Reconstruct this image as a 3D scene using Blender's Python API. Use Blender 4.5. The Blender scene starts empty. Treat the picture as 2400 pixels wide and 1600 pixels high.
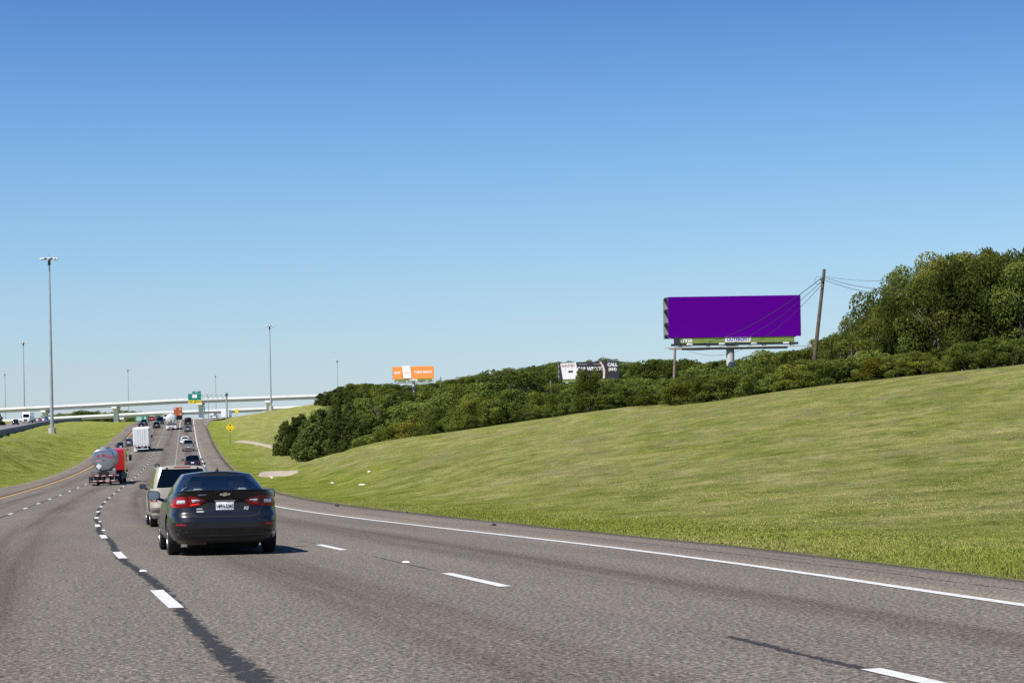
import bpy, math, random
import numpy as np
from mathutils import Vector, Matrix

random.seed(7)
rng = np.random.default_rng(11)
sc = bpy.context.scene
COL = sc.collection
R = math.radians

# ------------------------------------------------------------------ camera
F = 4364.0                       # focal length in photograph pixels (2400 wide)
ROLL = R(1.0)
cam_d = bpy.data.cameras.new('camera')
cam_d.sensor_width = 36.0
cam_d.lens = F / 2400 * 36
cam_d.shift_y = 200 / 2400
cam_d.clip_start = 0.1
cam_d.clip_end = 20000
cam = bpy.data.objects.new('camera', cam_d)
COL.objects.link(cam)
cam.matrix_world = Matrix.Rotation(R(90), 4, 'X') @ Matrix.Rotation(-ROLL, 4, 'Z')
sc.camera = cam

# ------------------------------------------------------------------ sky and sun
SUN = Vector((-0.52, -0.50, 1.0)).normalized()      # direction towards the sun
EL = math.asin(SUN.z)
AZ = math.atan2(SUN.x, SUN.y)
w = bpy.data.worlds.new('World')
sc.world = w
w.use_nodes = True
nt = w.node_tree
for n in list(nt.nodes):
    nt.nodes.remove(n)
sky = nt.nodes.new('ShaderNodeTexSky')
sky.sky_type = 'NISHITA'
sky.sun_disc = False
sky.sun_elevation = EL
sky.sun_rotation = AZ
sky.altitude = 200
sky.air_density = 1.0
sky.dust_density = 0.25
sky.ozone_density = 2.5
tcw = nt.nodes.new('ShaderNodeTexCoord')
spw = nt.nodes.new('ShaderNodeSeparateXYZ')
nt.links.new(tcw.outputs['Generated'], spw.inputs[0])


def wmath(op, a, b_=0.0):
    n_ = nt.nodes.new('ShaderNodeMath')
    n_.operation = op
    for i_, v_ in enumerate((a, b_)):
        if hasattr(v_, 'links'):
            nt.links.new(v_, n_.inputs[i_])
        else:
            n_.inputs[i_].default_value = v_
    return n_.outputs[0]


# a very clear, polarised-looking sky: it deepens faster with height than the model's
zz = wmath('MAXIMUM', spw.outputs[2], 0.0)
z2 = wmath('ADD', wmath('MULTIPLY', zz, 0.8), wmath('MULTIPLY', wmath('POWER', zz, 4.0), 62.0))
z2 = wmath('MINIMUM', z2, 3.0)
cbw = nt.nodes.new('ShaderNodeCombineXYZ')
nt.links.new(spw.outputs[0], cbw.inputs[0])
nt.links.new(spw.outputs[1], cbw.inputs[1])
nt.links.new(z2, cbw.inputs[2])
nrm_w = nt.nodes.new('ShaderNodeVectorMath')
nrm_w.operation = 'NORMALIZE'
nt.links.new(cbw.outputs[0], nrm_w.inputs[0])
nt.links.new(nrm_w.outputs[0], sky.inputs['Vector'])
hsv = nt.nodes.new('ShaderNodeHueSaturation')
hsv.inputs['Saturation'].default_value = 1.06
bg = nt.nodes.new('ShaderNodeBackground')
bg.inputs['Strength'].default_value = 0.078
wo = nt.nodes.new('ShaderNodeOutputWorld')
nt.links.new(sky.outputs[0], hsv.inputs['Color'])
sepw = nt.nodes.new('ShaderNodeSeparateColor')
comw = nt.nodes.new('ShaderNodeCombineColor')
nt.links.new(hsv.outputs[0], sepw.inputs[0])
KW = 0.114                                  # camera response to the clear sky, per channel: gain and contrast
for i_, (gain, pw) in enumerate(((0.70, 1.0), (0.812, 0.84), (0.968, 0.585))):
    v_ = wmath('POWER', wmath('MULTIPLY', sepw.outputs[i_], KW), pw)
    nt.links.new(wmath('MULTIPLY', v_, gain / KW), comw.inputs[i_])
mpw = nt.nodes.new('ShaderNodeMapping')
mpw.inputs['Scale'].default_value = (2.2, 2.2, 42.0)
nt.links.new(tcw.outputs['Generated'], mpw.inputs[0])
nzw = nt.nodes.new('ShaderNodeTexNoise')
nzw.inputs['Scale'].default_value = 1.6
nzw.inputs['Detail'].default_value = 5.0
nt.links.new(mpw.outputs[0], nzw.inputs['Vector'])
crw = nt.nodes.new('ShaderNodeMapRange')
crw.inputs[1].default_value = 0.50
crw.inputs[2].default_value = 0.72
nt.links.new(nzw.outputs[0], crw.inputs[0])
band = wmath('MULTIPLY', wmath('MAXIMUM', wmath('SUBTRACT', 1.0, wmath('MULTIPLY', wmath('ABSOLUTE', wmath('SUBTRACT', zz, 0.045)), 24.0)), 0.0), 0.30)
clw = nt.nodes.new('ShaderNodeMix')               # thin high cloud, low above the horizon
clw.data_type = 'RGBA'
clw.inputs[7].default_value = (4.6, 5.1, 5.7, 1)
nt.links.new(wmath('MULTIPLY', crw.outputs[0], band), clw.inputs[0])
nt.links.new(comw.outputs[0], clw.inputs[6])
nt.links.new(clw.outputs[2], bg.inputs['Color'])
nt.links.new(bg.outputs[0], wo.inputs['Surface'])

sl = bpy.data.lights.new('sun', 'SUN')
sl.energy = 4.8
sl.angle = R(0.53)
sl.color = (1.0, 0.955, 0.88)
so = bpy.data.objects.new('sun', sl)
COL.objects.link(so)
so.rotation_euler = SUN.to_track_quat('Z', 'Y').to_euler()

vs = sc.view_settings
vs.view_transform = 'Standard'
vs.look = 'None'
vs.exposure = 0.55
vs.gamma = 1.0
vs.use_curve_mapping = False
sc.cycles.use_denoising = False
sc.cycles.max_bounces = 6
sc.cycles.diffuse_bounces = 3
sc.cycles.glossy_bounces = 3
sc.cycles.transparent_max_bounces = 12
sc.cycles.transmission_bounces = 4


def P(px, py, d):
    """World point seen at photograph pixel (px, py) at the depth d."""
    u = (px - 1200) / F * d
    v = (1000 - py) / F * d
    c, q = math.cos(ROLL), math.sin(ROLL)
    return Vector((u * c + v * q, d, -u * q + v * c))


def smooth(t):
    t = np.clip(t, 0, 1)
    return t * t * (3 - 2 * t)


# ------------------------------------------------------------------ materials
def new_mat(name):
    m = bpy.data.materials.new(name)
    m.use_nodes = True
    t = m.node_tree
    b = t.nodes.get('Principled BSDF')
    return m, t, b


def nd(t, typ, **kw):
    n = t.nodes.new(typ)
    for k, v in kw.items():
        if k in n.inputs.keys():
            n.inputs[k].default_value = v
        else:
            setattr(n, k, v)
    return n


def ramp(t, fac, stops):
    r = t.nodes.new('ShaderNodeValToRGB')
    e = r.color_ramp.elements
    while len(e) < len(stops):
        e.new(0.5)
    for i, (p, c) in enumerate(stops):
        e[i].position = p
        e[i].color = (*c, 1) if len(c) == 3 else c
    t.links.new(fac, r.inputs[0])
    return r.outputs[0]


def mixc(t, fac, a, b, mode='MIX'):
    n = t.nodes.new('ShaderNodeMix')
    n.data_type = 'RGBA'
    n.blend_type = mode
    for sock, v in ((n.inputs[0], fac), (n.inputs[6], a), (n.inputs[7], b)):
        if hasattr(v, 'links'):
            t.links.new(v, sock)
        elif isinstance(v, (int, float)):
            sock.default_value = v
        else:
            sock.default_value = (*v, 1)
    return n.outputs[2]


def noise(t, vec, scale, detail=4, rough=0.6, out=0):
    n = t.nodes.new('ShaderNodeTexNoise')
    n.inputs['Scale'].default_value = scale
    n.inputs['Detail'].default_value = detail
    n.inputs['Roughness'].default_value = rough
    if vec is not None:
        t.links.new(vec, n.inputs['Vector'])
    return n.outputs[out]


def mapping(t, vec, scale=(1, 1, 1), rot=(0, 0, 0)):
    n = t.nodes.new('ShaderNodeMapping')
    n.inputs['Scale'].default_value = scale
    n.inputs['Rotation'].default_value = rot
    t.links.new(vec, n.inputs['Vector'])
    return n.outputs[0]


def math_n(t, op, a, b=0.0, c=None):
    n = t.nodes.new('ShaderNodeMath')
    n.operation = op
    for i, v in enumerate((a, b) if c is None else (a, b, c)):
        if hasattr(v, 'links'):
            t.links.new(v, n.inputs[i])
        else:
            n.inputs[i].default_value = v
    return n.outputs[0]


def bump(t, b, h, strength=0.3, dist=0.05):
    n = t.nodes.new('ShaderNodeBump')
    n.inputs['Strength'].default_value = strength
    n.inputs['Distance'].default_value = dist
    t.links.new(h, n.inputs['Height'])
    t.links.new(n.outputs[0], b.inputs['Normal'])


_mc = {}


def M(name, col, rough=0.5, metal=0.0, coat=0.0, var=0.12, scale=3.0, emit=None):
    """A plain procedural material with a little uneven wear."""
    if name in _mc:
        return _mc[name]
    m, t, b = new_mat(name)
    tc = t.nodes.new('ShaderNodeTexCoord')
    n = noise(t, tc.outputs['Object'], scale, 5, 0.65)
    lo = tuple(c * (1 - var) for c in col)
    hi = tuple(min(1, c * (1 + var)) for c in col)
    t.links.new(ramp(t, n, [(0.3, lo), (0.7, hi)]), b.inputs['Base Color'])
    rr = t.nodes.new('ShaderNodeMapRange')
    rr.inputs['To Min'].default_value = max(0.02, rough - 0.08)
    rr.inputs['To Max'].default_value = min(1, rough + 0.08)
    t.links.new(n, rr.inputs['Value'])
    t.links.new(rr.outputs[0], b.inputs['Roughness'])
    b.inputs['Metallic'].default_value = metal
    b.inputs['Coat Weight'].default_value = coat
    b.inputs['Coat Roughness'].default_value = 0.06
    if emit:
        b.inputs['Emission Color'].default_value = (*emit[0], 1)
        b.inputs['Emission Strength'].default_value = emit[1]
    _mc[name] = m
    return m


def glass_mat(name, tint=0.06, refl=1.0):
    if name in _mc:
        return _mc[name]
    m, t, b = new_mat(name)
    t.nodes.remove(b)
    out = t.nodes.get('Material Output')
    tr = t.nodes.new('ShaderNodeBsdfTransparent')
    tr.inputs[0].default_value = (tint * 0.9, tint, tint, 1)
    gl = t.nodes.new('ShaderNodeBsdfGlossy')
    gl.inputs['Roughness'].default_value = 0.03
    gl.inputs['Color'].default_value = (refl, refl, refl, 1)
    fr = t.nodes.new('ShaderNodeFresnel')
    fr.inputs['IOR'].default_value = 1.52
    mx = t.nodes.new('ShaderNodeMixShader')
    t.links.new(fr.outputs[0], mx.inputs[0])
    t.links.new(tr.outputs[0], mx.inputs[1])
    t.links.new(gl.outputs[0], mx.inputs[2])
    t.links.new(mx.outputs[0], out.inputs[0])
    _mc[name] = m
    return m


def asphalt(name, lanes=True, base=(0.150, 0.134, 0.119), dark=0.8):
    m, t, b = new_mat(name)
    uv = t.nodes.new('ShaderNodeUVMap')
    uv.uv_map = 'UVMap'
    v = uv.outputs[0]
    vo = nd(t, 'ShaderNodeTexVoronoi', Scale=46.0)
    t.links.new(v, vo.inputs['Vector'])
    sep = t.nodes.new('ShaderNodeSeparateColor')
    t.links.new(vo.outputs['Color'], sep.inputs[0])
    hi = tuple(c * 2.1 for c in base)
    lo = tuple(c * 0.34 for c in base)
    md = tuple(c * 0.9 for c in base)
    warm = (base[0] * 1.55, base[1] * 1.38, base[2] * 1.15)
    c1 = ramp(t, sep.outputs[0], [(0.0, lo), (0.32, md), (0.6, md), (0.8, warm), (1.0, hi)])
    n0 = noise(t, v, 24, 2, 0.8)
    c1 = mixc(t, 0.72, c1, ramp(t, n0, [(0.34, tuple(c * 0.12 for c in base)), (0.47, tuple(c * 0.75 for c in base)), (0.55, tuple(c * 1.15 for c in base)), (0.68, tuple(c * 2.7 for c in base))]), 'MIX')
    # broad uneven patches, stretched along the road
    n1 = noise(t, mapping(t, v, (0.55, 0.05, 1)), 1.0, 5, 0.6)
    c1 = mixc(t, 1.0, c1, ramp(t, n1, [(0.3, (0.84, 0.83, 0.83)), (0.7, (1.12, 1.1, 1.07))]), 'MULTIPLY')
    n3 = noise(t, mapping(t, v, (1.0, 0.6, 1)), 4.5, 4, 0.7)
    c1 = mixc(t, 1.0, c1, ramp(t, n3, [(0.3, (0.86, 0.86, 0.86)), (0.7, (1.12, 1.12, 1.11))]), 'MULTIPLY')
    if lanes:
        sx = t.nodes.new('ShaderNodeSeparateXYZ')
        t.links.new(v, sx.inputs[0])
        wv = math_n(t, 'MULTIPLY_ADD', noise(t, mapping(t, v, (0.0, 0.03, 1)), 1.0, 2), 0.5, -0.25)
        lat = math_n(t, 'ADD', sx.outputs[0], wv)
        ph = math_n(t, 'FRACT', math_n(t, 'ADD', math_n(t, 'DIVIDE', lat, 3.66), 20.0))
        k = math_n(t, 'ABSOLUTE', math_n(t, 'SUBTRACT', ph, 0.5))
        kk = t.nodes.new('ShaderNodeMapRange')
        kk.interpolation_type = 'SMOOTHSTEP'
        for i, val in ((1, 0.05), (2, 0.24), (3, 1.0), (4, 0.0)):
            kk.inputs[i].default_value = val
        t.links.new(k, kk.inputs[0])
        st = noise(t, mapping(t, v, (2.2, 0.035, 1)), 1.0, 4)
        oil = math_n(t, 'MULTIPLY', kk.outputs[0], ramp_fac(t, st, 0.30, 0.62))
        c1 = mixc(t, math_n(t, 'MULTIPLY', oil, 0.62), c1, mixc(t, 1.0, c1, (0.50, 0.46, 0.43), 'MULTIPLY'))
    t.links.new(c1, b.inputs['Base Color'])
    b.inputs['Roughness'].default_value = 0.85
    b.inputs['Specular IOR Level'].default_value = 0.0
    bump(t, b, vo.outputs['Distance'], 0.5, 0.01)
    return m


def ramp_fac(t, v, a, b):
    r = t.nodes.new('ShaderNodeMapRange')
    r.inputs[1].default_value = a
    r.inputs[2].default_value = b
    t.links.new(v, r.inputs[0])
    return r.outputs[0]


def grass_mat():
    m, t, b = new_mat('roadside_grass')
    tc = t.nodes.new('ShaderNodeTexCoord')
    v = tc.outputs['Object']
    at = t.nodes.new('ShaderNodeAttribute')
    at.attribute_name = 'cover'            # x: lushness by the road, y: wood floor, z: bare soil
    sp = t.nodes.new('ShaderNodeSeparateColor')
    t.links.new(at.outputs['Color'], sp.inputs[0])
    big = noise(t, v, 0.045, 4, 0.6)
    midn = noise(t, mapping(t, v, (0.9, 0.6, 1), (0, 0, 0.25)), 0.42, 8, 0.76)
    fine = noise(t, v, 3.2, 6, 0.75)
    vf = noise(t, v, 16.0, 3, 0.7)
    green = ramp(t, midn, [(0.36, (0.160, 0.192, 0.028)), (0.5, (0.225, 0.250, 0.048)), (0.64, (0.300, 0.300, 0.090))])
    dry = ramp(t, midn, [(0.36, (0.195, 0.212, 0.048)), (0.5, (0.268, 0.268, 0.084)), (0.64, (0.355, 0.325, 0.140))])
    f = math_n(t, 'ADD', math_n(t, 'MULTIPLY', big, 1.5), math_n(t, 'MULTIPLY', sp.outputs[0], -0.75))
    f = math_n(t, 'ADD', f, math_n(t, 'MULTIPLY', fine, 0.35))
    c = mixc(t, ramp_fac(t, f, 0.22, 0.82), green, dry)
    c = mixc(t, 1.0, c, ramp(t, fine, [(0.28, (0.58, 0.60, 0.56)), (0.48, (1, 1, 1)), (0.75, (1.28, 1.24, 1.18))]), 'MULTIPLY')
    c = mixc(t, 1.0, c, ramp(t, vf, [(0.25, (0.72, 0.74, 0.7)), (0.5, (1, 1, 1)), (0.78, (1.22, 1.2, 1.16))]), 'MULTIPLY')
    streak = noise(t, mapping(t, v, (0.10, 0.34, 1), (0, 0, 0.28)), 1.0, 5, 0.62)
    c = mixc(t, 1.0, c, ramp(t, streak, [(0.3, (0.84, 0.88, 0.82)), (0.5, (0.97, 0.98, 0.96)), (0.7, (1.08, 1.06, 1.04))]), 'MULTIPLY')
    mott = noise(t, v, 0.62, 7, 0.78)
    c = mixc(t, 1.0, c, ramp(t, mott, [(0.36, (0.55, 0.61, 0.50)), (0.45, (0.85, 0.88, 0.82)), (0.54, (1.06, 1.06, 1.05)), (0.63, (1.30, 1.25, 1.22))]), 'MULTIPLY')
    thatch = noise(t, mapping(t, v, (1.25, 0.55, 1)), 0.20, 9, 0.80)
    c = mixc(t, math_n(t, 'MULTIPLY', ramp_fac(t, thatch, 0.51, 0.60), math_n(t, 'MULTIPLY_ADD', sp.outputs[0], -0.48, 0.54)), c, mixc(t, ramp_fac(t, fine, 0.3, 0.7), (0.19, 0.155, 0.082), (0.335, 0.285, 0.165)))
    deep = noise(t, mapping(t, v, (1.3, 0.6, 1), (0, 0, -0.3)), 0.24, 8, 0.78)
    c = mixc(t, math_n(t, 'MULTIPLY', ramp_fac(t, deep, 0.50, 0.62), 0.5), c, mixc(t, 1.0, c, (0.58, 0.74, 0.42), 'MULTIPLY'))
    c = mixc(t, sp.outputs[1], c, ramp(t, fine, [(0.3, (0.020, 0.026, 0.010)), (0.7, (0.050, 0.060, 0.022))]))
    c = mixc(t, sp.outputs[2], c, ramp(t, fine, [(0.3, (0.19, 0.15, 0.10)), (0.7, (0.30, 0.245, 0.17))]))
    t.links.new(c, b.inputs['Base Color'])
    b.inputs['Roughness'].default_value = 0.95
    b.inputs['Specular IOR Level'].default_value = 0.0
    bump(t, b, math_n(t, 'ADD', math_n(t, 'ADD', fine, math_n(t, 'MULTIPLY', vf, 0.5)), mott), 1.0, 0.25)
    return m


# ------------------------------------------------------------------ mesh helpers
class MB:
    def __init__(self):
        self.v = []
        self.f = []
        self.uv = None

    def add(self, vs_, fs):
        o = len(self.v)
        self.v += [tuple(p) for p in vs_]
        self.f += [tuple(i + o for i in q) for q in fs]

    def box(self, c, s, m=None, taper=1.0):
        hx, hy, hz = s[0] / 2, s[1] / 2, s[2] / 2
        pts = []
        for z, k in ((-hz, 1.0), (hz, taper)):
            for x, y in ((-hx, -hy), (hx, -hy), (hx, hy), (-hx, hy)):
                p = Vector((x * k, y * k, z))
                if m is not None:
                    p = m @ p
                pts.append((p[0] + c[0], p[1] + c[1], p[2] + c[2]))
        self.add(pts, [(3, 2, 1, 0), (4, 5, 6, 7), (0, 1, 5, 4), (1, 2, 6, 5), (2, 3, 7, 6), (3, 0, 4, 7)])

    def bevbox(self, c, s, r=0.03):
        """Box with chamfered edges."""
        hx, hy, hz = s[0] / 2, s[1] / 2, s[2] / 2
        r = min(r, hx * 0.9, hy * 0.9, hz * 0.9)
        rings = []
        for z, k in ((-hz, r), (-hz + r, 0), (hz - r, 0), (hz, r)):
            x, y = hx - k, hy - k
            q = r
            rings.append([(c[0] + a, c[1] + b_, c[2] + z) for a, b_ in
                          ((-x + q, -y), (x - q, -y), (x, -y + q), (x, y - q), (x - q, y), (-x + q, y), (-x, y - q), (-x, -y + q))])
        self.loft(rings, closed=True, cap=True)

    def loft(self, rings, closed=True, cap=False):
        n = len(rings[0])
        o = len(self.v)
        for r in rings:
            self.v += [tuple(p) for p in r]
        for i in range(len(rings) - 1):
            for j in range(n if closed else n - 1):
                a = o + i * n + j
                b_ = o + i * n + (j + 1) % n
                self.f.append((a, b_, b_ + n, a + n))
        if cap:
            self.f.append(tuple(o + j for j in reversed(range(n))))
            self.f.append(tuple(o + (len(rings) - 1) * n + j for j in range(n)))

    def tube(self, pts, rad, n=8, cap=True):
        pts = [Vector(p) for p in pts]
        rings = []
        for i, p in enumerate(pts):
            d = (pts[min(i + 1, len(pts) - 1)] - pts[max(i - 1, 0)]).normalized()
            a = d.cross(Vector((0, 0, 1)))
            if a.length < 1e-3:
                a = Vector((1, 0, 0))
            a.normalize()
            b_ = a.cross(d)
            r = rad[i] if isinstance(rad, (list, tuple)) else rad
            rings.append([p + (a * math.cos(k * 2 * math.pi / n) + b_ * math.sin(k * 2 * math.pi / n)) * r for k in range(n)])
        self.loft(rings, True, cap)

    def quad(self, a, b_, c, d):
        self.add([a, b_, c, d], [(0, 1, 2, 3)])

    def poly(self, pts):
        self.add(pts, [tuple(range(len(pts)))])

    def prism(self, pts, off):
        """Polygon given as 3-D points, thickened by the vector off."""
        n = len(pts)
        off = Vector(off)
        a = [Vector(p) for p in pts]
        self.add(a + [p + off for p in a],
                 [tuple(range(n)), tuple(reversed(range(n, 2 * n)))] +
                 [((i + 1) % n, i, i + n, (i + 1) % n + n) for i in range(n)])

    def mesh(self, name):
        me = bpy.data.meshes.new(name)
        me.from_pydata(self.v, [], self.f)
        me.update()
        return me

    def build(self, name, mat, parent=None, smooth_=False, **props):
        me = self.mesh(name)
        me.materials.append(mat)
        if smooth_:
            shade_auto(me)
        return link(name, me, parent, **props)


def shade_auto(me, ang=35):
    me.polygons.foreach_set('use_smooth', [True] * len(me.polygons))
    try:
        me.set_sharp_from_angle(angle=R(ang))
    except Exception:
        pass


def link(name, data, parent=None, **props):
    o = bpy.data.objects.new(name, data)
    COL.objects.link(o)
    if parent is not None:
        o.parent = parent
    for k, v in props.items():
        o[k] = v
    return o


def thing(name, label, cat, mat4=None, group=None):
    o = link(name, None)
    o.empty_display_size = 0.2
    o['label'] = label
    o['category'] = cat
    if group:
        o['group'] = group
    if mat4 is not None:
        o.matrix_world = mat4
    return o


def at(loc, rz=0.0):
    return Matrix.Translation(Vector(loc)) @ Matrix.Rotation(rz, 4, 'Z')


def copy_tree(o, parent=None):
    c = o.copy()
    COL.objects.link(c)
    c.parent = parent
    for ch in list(o.children):
        copy_tree(ch, c)
    return c


def text(name, body, size, mat, parent, loc, rot=(R(90), 0, 0), align='CENTER', bold=0.0, sx=1.0, shear=0.0, ext=0.004):
    cu = bpy.data.curves.new(name, 'FONT')
    cu.body = body
    cu.size = size
    cu.align_x = align
    cu.align_y = 'CENTER'
    cu.extrude = ext
    cu.offset = bold
    cu.shear = shear
    cu.resolution_u = 3
    cu.materials.append(mat)
    tmp = bpy.data.objects.new(name, cu)
    COL.objects.link(tmp)
    me_ = bpy.data.meshes.new_from_object(tmp)
    bpy.data.objects.remove(tmp)
    me_.materials.clear()
    me_.materials.append(mat)
    o = link(name, me_, parent)
    o.location = loc
    o.rotation_euler = rot
    o.scale = (sx, 1, 1)
    return o


# ------------------------------------------------------------------ the highway's line
S = np.arange(0, 1001, 1.0)
KK = np.array([0, 40, 80, 130, 200, 300, 450, 700, 1000.])
KAP = np.array([0.80611, 0.63082, 0.64571, 0.40781, -0.06714, 0.03049, -0.01144, 0.31932, 0.31932]) / 1000
KZ = np.array([0, 40, 80, 130, 200, 300, 450, 520, 550, 580, 640, 1000.])
SLP = np.array([-2.05393, -2.85074, -2.20683, -1.01705, 0.10459, 1.83254, 3.39973, 3.25, 1.7, 0.0, -1.2, -0.6]) / 100
KE = np.array([0, 80, 250, 1000.])
CRS = np.array([-1.22016, 0.70435, 2.85624, 2.62873]) / 100
TH = -0.26537 + np.concatenate([[0], np.cumsum(np.interp(S[:-1] + .5, KK, KAP))])
PX = 1.46643 + np.concatenate([[0], np.cumsum(np.sin(TH[:-1]))])
PY = np.concatenate([[0], np.cumsum(np.cos(TH[:-1]))])
PZ = -1.26046 + np.concatenate([[0], np.cumsum(np.interp(S[:-1] + .5, KZ, SLP))])
L = 3.66
ED_S, ED_O = [0, 15, 18, 22, 28, 46, 75, 120, 200, 300, 600, 1000], [7.0, 7.11, 7.32, 7.55, 7.75, 7.75, 7.4, 7.3, 7.24, 7.2, 7.25, 7.25]
PE_S, PE_O = [0, 18, 23, 31, 59, 81, 200, 300, 420, 520, 1000], [8.7, 8.88, 9.2, 9.62, 10.25, 10.15, 10.05, 10.2, 10.35, 10.1, 10.1]
_pr = np.random.default_rng(77)
_ps = np.arange(-80, 1001, 2.0)
_pn = np.convolve(_pr.normal(size=len(_ps)), [.25, .5, .25], 'same') * 0.075 * np.clip((66 - _ps) / 20, 0, 1)
PE_O = list(np.interp(_ps, PE_S, PE_O) + _pn)
PE_S = list(_ps)
LE_S, LE_O = [0, 160, 200, 260, 320, 400, 480, 540, 1000], [-10.9, -10.8, -9.95, -9.9, -10.1, -10.4, -10.1, -9.6, -9.8]


def road_xy(s, o):
    s = np.asarray(s, float)
    o = np.asarray(o, float)
    sc_ = np.clip(s, 0, 1000)
    ex = s - sc_
    th = np.interp(sc_, S, TH)
    x = np.interp(sc_, S, PX) + ex * np.sin(th) + o * np.cos(th)
    y = np.interp(sc_, S, PY) + ex * np.cos(th) - o * np.sin(th)
    return x, y


def road_z(s, o):
    s = np.asarray(s, float)
    sc_ = np.clip(s, 0, 1000)
    ex = s - sc_
    z = np.interp(sc_, S, PZ) + np.where(ex < 0, ex * SLP[0] * 0.5, ex * -0.004)
    return z + np.asarray(o, float) * np.interp(sc_, KE, CRS)


def RP(s, o, dz=0.0):
    x, y = road_xy(s, o)
    return Vector((float(x), float(y), float(road_z(s, o)) + dz))


def frame(s, o, dz=0.0, yaw=0.0):
    """Matrix of something standing on the road: y along the lane, z off the surface."""
    p = RP(s, o, dz)
    f = (RP(s + 1.5, o) - RP(s - 1.5, o)).normalized()
    r = (RP(s, o + 1) - RP(s, o - 1)).normalized()
    z = r.cross(f).normalized()
    r = f.cross(z)
    m = Matrix(((r.x, f.x, z.x, p.x), (r.y, f.y, z.y, p.y), (r.z, f.z, z.z, p.z), (0, 0, 0, 1)))
    return m @ Matrix.Rotation(yaw, 4, 'Z')


def so_of(x, y):
    d = (PX - x) ** 2 + (PY - y) ** 2
    k = int(np.argmin(d))
    th = TH[k]
    dx, dy = x - PX[k], y - PY[k]
    s = S[k] + dx * math.sin(th) + dy * math.cos(th)
    o = dx * math.cos(th) - dy * math.sin(th)
    return s, o


# ------------------------------------------------------------------ terrain heights
RIDGE = [(2450, 847, 110), (2400, 852, 112), (2143, 880, 120), (1908, 908, 128), (1735, 931, 135), (1633, 946, 140), (1531, 949, 145),
         (1429, 957, 150), (1225, 985, 165), (1122, 1005, 175), (1020, 1025.5, 187), (918, 1053, 200), (816, 1078, 215), (755, 1085, 222)]
BACK = [  # ground behind the ridge: wooded valley and hillside
    (2450, 868, 135), (2400, 868, 150), (2143, 896, 150), (1908, 922, 158), (1735, 944, 162), (1531, 962, 175), (1225, 1000, 200), (1020, 1040, 220),
    (2400, 868, 220), (2000, 900, 220), (1700, 935, 220), (1500, 958, 230), (1300, 985, 240), (1100, 1005, 260), (950, 1035, 260), (850, 1060, 262),
    (2400, 880, 320), (2000, 888, 320), (1700, 915, 310), (1500, 935, 320), (1300, 955, 330), (1100, 975, 330), (950, 990, 330), (850, 1010, 330),
    (2000, 880, 420), (1700, 898, 410), (1500, 905, 420), (1300, 922, 420), (1100, 945, 420), (950, 955, 420), (850, 965, 420), (780, 958, 440),
    (1700, 892, 520), (1500, 885, 520), (1300, 900, 520), (1100, 925, 520), (950, 935, 520), (850, 938, 520),
    (1600, 900, 650), (1300, 905, 650), (1000, 938, 650), (800, 950, 650),
    # second grass hill beyond the cedars
    (700, 1064, 258), (650, 1062, 275), (640, 1045, 300), (600, 1050, 300), (560, 1046, 310), (690, 1035, 330), (650, 1012, 370), (600, 1016, 370), (550, 1030, 350),
    (700, 980, 430), (650, 985, 440), (600, 993, 440), (560, 1000, 440), (525, 1008, 440),
    (745, 945, 490), (700, 952, 510), (650, 962, 530), (610, 973, 540), (575, 981, 545), (540, 986, 540), (510, 990, 520),
    (680, 958, 600), (640, 963, 620), (600, 978, 600), (560, 986, 600),
    (620, 1090, 220), (660, 1100, 212), (720, 1098, 210), (600, 1118, 190), (700, 1125, 180), (800, 1120, 175)]
LEFT = [  # median, barrier foot and the far carriageway
    (0, 1021.4, 320), (30, 1013.5, 380), (60, 1006, 450), (120, 992, 650), (190, 986, 800), 
    (-60, 1030, 330), (-20, 1006, 450), (30, 994, 620), (-150, 1060, 240), (120, 988, 820), (-90, 1010, 450), (0, 992, 680),
    (122, 1015, 397), (60, 1050, 300), (0, 1080, 240), (120, 1040, 330), (200, 1003, 470), (170, 1030, 360), (250, 992, 560),
    (0, 1110, 200), (80, 1078, 245), (260, 990, 700), (272, 989, 800), (150, 990, 760), (330, 988, 650)]
bar_px = [(-330, 1120, 135), (-140, 1063, 200), (-60, 1038, 255), (0, 1021.4, 320), (30, 1013.5, 380), (60, 1006, 450), (90, 998, 545), (120, 992, 650), (155, 988, 720), (190, 985, 800)]
ctrl = [tuple(P(*c)) for c in RIDGE + BACK + LEFT]
for qa, qb in zip(bar_px[:-1], bar_px[1:]):           # the foot of the barrier
    for k in (0.0, 0.35, 0.7):
        q = P(*qa).lerp(P(*qb), k)
        ctrl.append((q.x, q.y, q.z))
        ctrl.append((q.x + 3.0, q.y - 0.5, q.z - 0.1))
        ctrl.append((q.x - 9.0, q.y + 1.5, q.z))
for a in RIDGE:                                   # the face of the grass slope, between the shoulder and the ridge
    q = P(*a)
    s_, o_ = so_of(q.x, q.y)
    pe = float(np.interp(s_, PE_S, PE_O))
    if o_ - pe > 12:
        e = RP(s_, pe)
        for k in (0.12, 0.25, 0.45, 0.7):
            if (o_ - pe) * k < 6:
                continue
            kz = k * (1.14 - 0.14 * k)
            ctrl.append((e.x + (q.x - e.x) * k, e.y + (q.y - e.y) * k, e.z + (q.z - e.z) * kz))
for s_ in list(range(-60, 100, 12)) + list(range(100, 760, 30)):
    for o_ in (np.interp(s_, PE_S, PE_O) + 0.5, np.interp(s_, LE_S, LE_O) - 0.5):
        ctrl.append(tuple(RP(s_, float(o_))))
ctrl += [(-400, 300, 2), (-700, 900, 4), (-300, 1200, 3), (0, 1300, 3), (500, 1200, 20), (800, 600, 22), (500, 300, 14), (400, 100, 10), (150, 20, 6),
         (120, -60, 6), (-60, -60, 0.5), (-150, 60, -1), (-250, 150, 0), (300, -300, 5), (-300, -300, 3), (250, 900, 16)]
C = np.array(ctrl)
cxy = C[:, :2] / 100


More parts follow.
